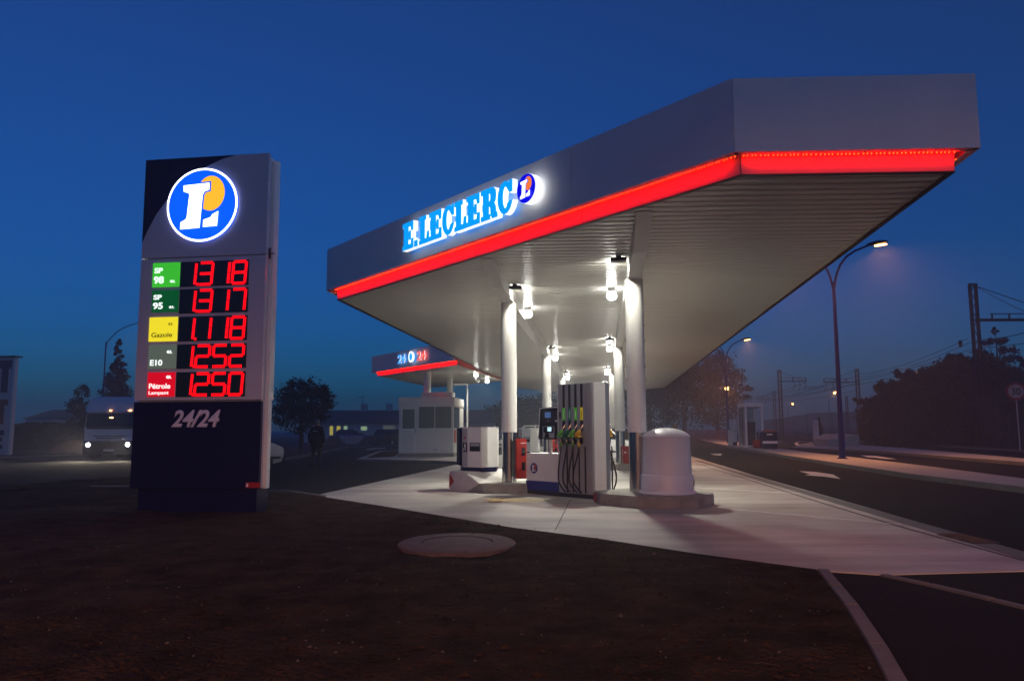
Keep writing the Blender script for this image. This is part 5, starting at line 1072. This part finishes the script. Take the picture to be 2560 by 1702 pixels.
# ------------------------------------------------------------------ vehicles
CARW = mat('car_white', (.62, .62, .62), .25, coat=.5); CARB = mat('car_blue', (.03, .06, .20), .3, coat=.5); CARR = mat('car_dark', (.03, .03, .035), .3, coat=.5)
HLM = emi('headlight', (1, .95, 1), 30); AMB = emi('amber_lamp', (1, .45, .12), 14)
def car(name, label, cat, loc, rz, paint, L=4.2, Wd=1.75, H=1.48, van=False):
    t = thing(name, label, cat, loc, rz); w = Wd / 2; f = L / 2
    st = [(-f, .45, .80, .86), (-f + .06, .28, .92, .93), (-f + .5, .22, .98, 1), (-.3, .2, .98, 1), (f * .42, .2, .96, 1), (f - .45, .24, .82, .95), (f - .08, .30, .68, .86), (f, .42, .60, .78)]
    if van: st = [(x, z0, z1 + .08 if x < f - .5 else z1 + .14, k) for x, z0, z1, k in st]
    v = []; 
    for x, z0, z1, k in st: v += [(x, -w * k * .92, z0), (x, -w * k, z0 + .2), (x, -w * k * .97, z1), (x, w * k * .97, z1), (x, w * k, z0 + .2), (x, w * k * .92, z0)]
    o = MB(); n = len(st); o.add(v, [(6 * j + i, 6 * j + (i + 1) % 6, 6 * (j + 1) + (i + 1) % 6, 6 * (j + 1) + i) for j in range(n - 1) for i in range(6)] + [tuple(range(6)), tuple(range(6 * n - 6, 6 * n))], paint); o.build('body', paint, t, bevel=.03, smooth=True)
    zb = .97 if not van else 1.04; xa, xb, xc, xd = (-f + .12, f * .44, -f + .55, f * .02) if not van else (-f + .03, f * .50, -f + .10, f * .22)
    o = MB(); v = [(xa, -w * .93, zb), (xb, -w * .93, zb), (xb, w * .93, zb), (xa, w * .93, zb), (xc, -w * .78, H - .05), (xd, -w * .78, H - .05), (xd, w * .78, H - .05), (xc, w * .78, H - .05)]
    o.add(v, [(0, 1, 5, 4), (1, 2, 6, 5), (2, 3, 7, 6), (3, 0, 4, 7), (4, 5, 6, 7)], BLACKG if not van else BLACKG); o.build('windows', BLACKG, t)
    o = MB(); o.box(xc - .03, xd + .05, -w * .79, w * .79, H - .06, H, paint); 
    for s_ in (-1, 1):
        for xm, xt in ((xa, xc), (xb, xd), ((xa + xb) / 2 - .1, (xc + xd) / 2)): o.tube([(xm, s_ * w * .935, zb - .02), (xt, s_ * w * .785, H - .04)], .035, 6, paint)
    o.build('roof', paint, t, bevel=.02)
    for s_ in (-1, 1):
        for x in (-f * .62, f * .63):
            o = MB(); o.cyl((x, s_ * (w - .20), .31), (x, s_ * (w + .005), .31), .31, .31, 24, TYRE); wh = o.build('wheel', TYRE, t, bevel=.02); o = MB(); o.cyl((x, s_ * (w - .02), .31), (x, s_ * (w + .012), .31), .19, .17, 16, STEEL); k = o.build('rim', STEEL, t); k.parent = wh
        o = MB(); o.box(f * .36, f * .44, s_ * w * 1.0 - .08 + s_ * .1, s_ * w * 1.0 + .08 + s_ * .1, zb - .02, zb + .17, DARK); o.build('mirror', DARK, t, bevel=.03)
        o = MB(); o.box(f - .16, f - .03, s_ * w * .62 - .12, s_ * w * .62 + .12, .56, .68, GREYP); o.build('headlight', GREYP, t, bevel=.02)
        o = MB(); o.box(-f - .0, -f + .05, s_ * w * .70 - .09, s_ * w * .70 + .09, .62, .86, SGR); o.build('tail_light', SGR, t, bevel=.01)
        o = MB(); o.box(-f * .9, f * .9, s_ * w - .01, s_ * w + .012, .42, .50, DARK); o.build('side_moulding', DARK, t)
    o = MB(); o.box(f - .10, f + .03, -w * .8, w * .8, .26, .50, DARK); o.build('bumper', DARK, t, bevel=.03); o = MB(); o.box(-f - .02, -f + .08, -w * .8, w * .8, .28, .48, DARK); o.build('bumper', DARK, t, bevel=.03)
    return t
p = D(698, 1170, 27.0)
car('parked_van', 'white small van half hidden behind the totem, facing right', 'van', (-10.2, 27.3, 0), rad(38), CARW, 4.2, 1.8, 1.9, True)
car('parked_car', 'white car refuelling behind the second row of columns', 'car', (4.6, 34.2, 0), rad(-48), CARW, 4.1, 1.72, 1.47)
car('parked_car', 'small blue car parked in front of the long house', 'car', (*D(885, 1090, 84)[:2], 0), rad(5), CARB)
car('parked_car', 'dark car beside the earth heap at the far end', 'car', (*D(985, 1095, 72)[:2], 0), rad(60), CARR)
car('parked_car', 'pale car roof showing behind the second white cabinet', 'car', (*D(1326, 1095, 50)[:2], 0), rad(150), CARW, 4.1, 1.7, 1.65)

# lorry
TRW = mat('truck_white', (.66, .62, .68), .35)
p = P(270, 1149, 0); p.z = 0; tk = thing('white_truck', 'white lorry with lit headlights driving forwards behind the totem', 'lorry', p, rad(6)); k = p.y / 1966
def tb(name, x0, x1, y0, y1, z0, z1, m, bev=.04, par=None, label=None): o = MB(); o.box(x0, x1, y0, y1, z0, z1, m); return o.build(name, m, par or tk, bevel=bev, label=label)
cabm = MB(); v = []
for z, w_, y0_ in ((.72, 1.20, .03), (1.55, 1.21, .0), (1.62, 1.21, .01), (2.30, 1.19, .12)): v += [(-w_, y0_, z), (w_, y0_, z), (w_, 1.9, z), (-w_, 1.9, z)]
cabm.add(v, [(4 * j + i, 4 * j + (i + 1) % 4, 4 * (j + 1) + (i + 1) % 4, 4 * (j + 1) + i) for j in range(3) for i in range(4)] + [(0, 1, 2, 3), (12, 13, 14, 15)], TRW); cabm.build('cab', TRW, tk, bevel=.05)
o = MB(); o.add([(-1.15, -.012, 1.64), (1.15, -.012, 1.64), (1.13, .085, 2.27), (-1.13, .085, 2.27), (-1.15, .06, 1.64), (1.15, .06, 1.64), (1.13, .16, 2.27), (-1.13, .16, 2.27)], [(0, 1, 2, 3), (4, 5, 6, 7), (0, 1, 5, 4), (3, 2, 6, 7), (0, 3, 7, 4), (1, 2, 6, 5)], BLACKG); ws = o.build('windscreen', BLACKG, tk)
tb('windscreen_base', -1.10, 1.10, -.02, .03, 1.50, 1.655, DARK, .01)
o = MB(); v = []
for z, w_, y0_, y1_ in ((2.31, 1.20, -.06, 1.9), (2.40, 1.20, .0, 1.9), (2.92, 1.14, .22, 1.85), (3.12, 1.02, .50, 1.8)): v += [(-w_, y0_, z), (w_, y0_, z), (w_, y1_, z), (-w_, y1_, z)]
o.add(v, [(4 * j + i, 4 * j + (i + 1) % 4, 4 * (j + 1) + (i + 1) % 4, 4 * (j + 1) + i) for j in range(3) for i in range(4)] + [(0, 1, 2, 3), (12, 13, 14, 15)], TRW); o.build('roof_fairing', TRW, tk, bevel=.06)
tb('grille', -.75, .75, -.02, .02, 1.14, 1.18, DARK, .004); tb('grille', -.62, .62, -.02, .02, 1.04, 1.08, DARK, .004); tb('badge', -.06, .06, -.03, -.005, .98, 1.02, ALU, .004)
tb('bumper', -1.22, 1.22, -.12, .4, .26, .93, DARK, .05); tb('number_plate', -.20, .30, -.135, -.121, .42, .52, GREYP, 0)
for s_ in (-1, 1):
    o = MB(); o.cyl((s_ * .93, -.10, .74), (s_ * .93, -.145, .74), .10, .09, 20, HLM); o.build('headlight', HLM, tk)
    area('lamp', (s_ * .93, -.2, .74), (-.2, -1, -.13), .12, .12, 55, (1, .85, .62), tk, 100)
    tb('mirror', s_ * 1.30 - .10, s_ * 1.30 + .10, .0, .10, 1.60, 2.10, DARK, .03)
    for yy in (.9, 4.2, 7.2): o = MB(); o.cyl((s_ * .80, yy, .48), (s_ * 1.15, yy, .48), .48, .48, 24, TYRE); o.build('wheel', TYRE, tk, bevel=.03)
tb('marker_lamp', -.05, .05, -.04, .02, 2.40, 2.44, AMB, .01); tb('marker_lamp', .88, .98, -.04, .04, 2.40, 2.45, AMB, .01); tb('dashboard_lamp', -.03, .12, -.0, .05, 2.04, 2.10, AMB, .01, ws)
tb('load_box', -1.22, 1.22, 2.2, 9.0, 1.0, 3.0, mat('tarpaulin', (.20, .20, .24), .6, var=.1), .03); tb('chassis', -.5, .5, .5, 9, .5, .98, DARK, 0)

# ------------------------------------------------------------------ people
SKIN = mat('skin', (.35, .2, .14), .6)
def person(label, loc, rz, joints, top, legs, hair, H=1.78, cap=None, name='person'):
    t = thing(name, label, 'person', loc, rz); J = dict(pelvis=(0, 0, .95), waist=(0, 0, 1.10), chest=(0, 0, 1.32), neck=(0, .0, 1.50), head=(0, -.01, 1.62), crown=(0, 0, 1.74))
    for s_, n in ((-1, 'l'), (1, 'r')):
        J.update({n + 'hip': (s_ * .10, 0, .90), n + 'knee': (s_ * .11, .02, .50), n + 'ank': (s_ * .12, .04, .08), n + 'toe': (s_ * .13, -.16, .035), n + 'sh': (s_ * .19, 0, 1.43), n + 'elb': (s_ * .27, .02, 1.14), n + 'wri': (s_ * .27, -.04, .88), n + 'palm': (s_ * .27, -.06, .80)})
    J.update(joints); R_ = dict(pelvis=.175, waist=.185, chest=.205, neck=.065, head=.095, crown=.075)
    for n in 'lr': R_.update({n + 'hip': .11, n + 'knee': .075, n + 'ank': .055, n + 'toe': .04, n + 'sh': .095, n + 'elb': .072, n + 'wri': .050, n + 'palm': .038})
    E_ = [('pelvis', 'waist'), ('waist', 'chest'), ('chest', 'neck'), ('neck', 'head'), ('head', 'crown')]
    for n in 'lr': E_ += [('pelvis', n + 'hip'), (n + 'hip', n + 'knee'), (n + 'knee', n + 'ank'), (n + 'ank', n + 'toe'), ('chest', n + 'sh'), (n + 'sh', n + 'elb'), (n + 'elb', n + 'wri'), (n + 'wri', n + 'palm')]
    for n, s_ in (('l', -1), ('r', 1)):
        pw_ = Vector(J[n + 'wri']); pp = Vector(J[n + 'palm']); d = (pp - pw_).normalized(); sd = Vector((0, 1, 0)) - d * d.y; sd.normalize()
        for k, (off, ln) in enumerate(((-.030, .060), (-.010, .072), (.010, .076), (.030, .066))):
            a = f'{n}f{k}a'; b2 = f'{n}f{k}b'; J[a] = tuple(pp + sd * off + d * .03); J[b2] = tuple(pp + sd * off + d * (.03 + ln) + Vector((-s_ * .02, 0, 0))); R_[a] = .012; R_[b2] = .009; E_ += [(n + 'palm', a), (a, b2)]
        J[n + 'th'] = tuple(pw_ + d * .03 - sd * .045); J[n + 'tb'] = tuple(pw_ + d * .08 - sd * .06); R_[n + 'th'] = .014; R_[n + 'tb'] = .010; E_ += [(n + 'wri', n + 'th'), (n + 'th', n + 'tb')]
    ks = list(J); me = bpy.data.meshes.new('body'); me.from_pydata([J[k] for k in ks], [(ks.index(a), ks.index(c)) for a, c in E_], []); ob = bpy.data.objects.new('body', me); COL.objects.link(ob)
    sk = ob.modifiers.new('s', 'SKIN'); sk.use_smooth_shade = True
    for i, kk in enumerate(ks): sv = me.skin_vertices[0].data[i]; sv.radius = (R_[kk] * (1.12 if kk in ('chest', 'pelvis') else 1), R_[kk] * (.72 if kk in ('chest', 'pelvis', 'waist') else 1)); sv.use_root = kk == 'pelvis'
    ob.modifiers.new('u', 'SUBSURF').levels = 1
    dg = bpy.context.evaluated_depsgraph_get(); dg.update(); m2 = bpy.data.meshes.new_from_object(ob.evaluated_get(dg)); bpy.data.objects.remove(ob)
    for m in (top, legs, SKIN, DARK): m2.materials.append(m)
    for pf in m2.polygons:
        z = pf.center.z; hx = min((pf.center - Vector(J[n + 'palm'])).length for n in 'lr'); pf.use_smooth = True
        pf.material_index = 2 if (z > J['neck'][2] + .02 and (pf.center - Vector(J['head'])).length < .2) or hx < .11 else 3 if z < .12 else 1 if z < .88 else 0
    b2 = bpy.data.objects.new('body', m2); COL.objects.link(b2); b2.parent = t
    o = MB(); hd = Vector(J['head']); o.lathe([(.05, -.03), (.102, 0), (.108, .05), (.095, .10), (.06, .135), (.01, .145)], 20, cap or hair, (hd.x, hd.y + .012, hd.z + .02)); o.build('cap' if cap else 'hair', cap or hair, t, smooth=True)
    o = MB(); f_ = hd + Vector((0, -.10, 0)); o.tube([f_ + Vector((0, .01, .01)), f_ + Vector((0, -.018, -.02))], [.010, .013], 6, SKIN); o.build('nose', SKIN, t)
    # jacket skirt / collar
    o = MB(); c_ = Vector(J['waist']); o.lathe([(.205, -.36), (.225, -.30), (.222, -.05), (.20, .06)], 20, top, (c_.x, c_.y, c_.z)); jk = o.build('jacket_hem', top, t, smooth=True); jk.scale = (1.05, .82, 1); jk.location.y = c_.y * .18
    o = MB(); n_ = Vector(J['neck']); o.lathe([(.09, -.05), (.088, .02), (.080, .045)], 16, top, tuple(n_)); o.build('collar', top, t, smooth=True)
    t.scale = (H / 1.76,) * 3; return t
BJK = mat('dark_jacket', (.012, .012, .014), .75); TRS = mat('dark_trousers', (.035, .034, .036), .8); HAIR = mat('hair', (.05, .035, .025), .7)
CAPM = mat('pale_cap', (.16, .15, .16), .7)
pp = P(790, 1170, 0)
pm_ = person('man in dark jacket and pale cap walking away along the entrance road', (pp.x, pp.y, 0), rad(170), dict(lknee=(-.10, -.07, .50), lank=(-.10, .04, .09), ltoe=(-.11, -.14, .04), rknee=(.11, .03, .50), rank=(.11, .17, .10), rtoe=(.12, .03, .035), lelb=(-.275, .05, 1.15), lwri=(-.26, -.04, .90), lpalm=(-.25, -.06, .82), relb=(.275, .05, 1.15), rwri=(.26, .0, .90), rpalm=(.25, -.02, .82)), BJK, TRS, HAIR, 1.80, CAPM)
o = MB(); o.box(-.09, .09, .145, .150, 1.335, 1.35, WHITE); o.build('reflective_strip', GREYP, pm_)
ORJ = mat('orange_jacket', (.62, .10, .03), .6); YLT = mat('yellow_trousers', (.35, .22, .02), .7)
pc_ = D(1664, 1080, 33.5)
person('person in orange jacket leaning forward beside the white car behind the dome', (pc_.x, pc_.y, 0), rad(70), dict(chest=(0, -.16, 1.28), neck=(0, -.30, 1.38), head=(0, -.42, 1.45), crown=(0, -.50, 1.54), waist=(0, -.04, 1.10), lsh=(-.19, -.24, 1.34), rsh=(.19, -.24, 1.34), lelb=(-.24, -.42, 1.16), relb=(.24, -.42, 1.16), lwri=(-.20, -.64, 1.12), rwri=(.20, -.64, 1.12), lpalm=(-.20, -.71, 1.13), rpalm=(.20, -.71, 1.13)), ORJ, YLT, HAIR, 1.74)

# HAZE
hb = MB(); hb.box(-330, 330, -120, 420, -1.1, 17)
HZ = bpy.data.materials.new('haze'); HZ.use_nodes = True; hn = HZ.node_tree; hn.nodes.clear()
pv = hn.nodes.new('ShaderNodeVolumePrincipled'); pv.inputs['Density'].default_value = .0036; pv.inputs['Color'].default_value = (.86, .9, 1, 1); pv.inputs['Anisotropy'].default_value = .35
ho = hn.nodes.new('ShaderNodeOutputMaterial'); hn.links.new(pv.outputs[0], ho.inputs['Volume'])
HZ.cycles.homogeneous_volume = True if hasattr(HZ.cycles, 'homogeneous_volume') else True
tag(hb.build('haze', HZ), 'thin evening mist over the whole station and the tracks', 'mist', kind='stuff')
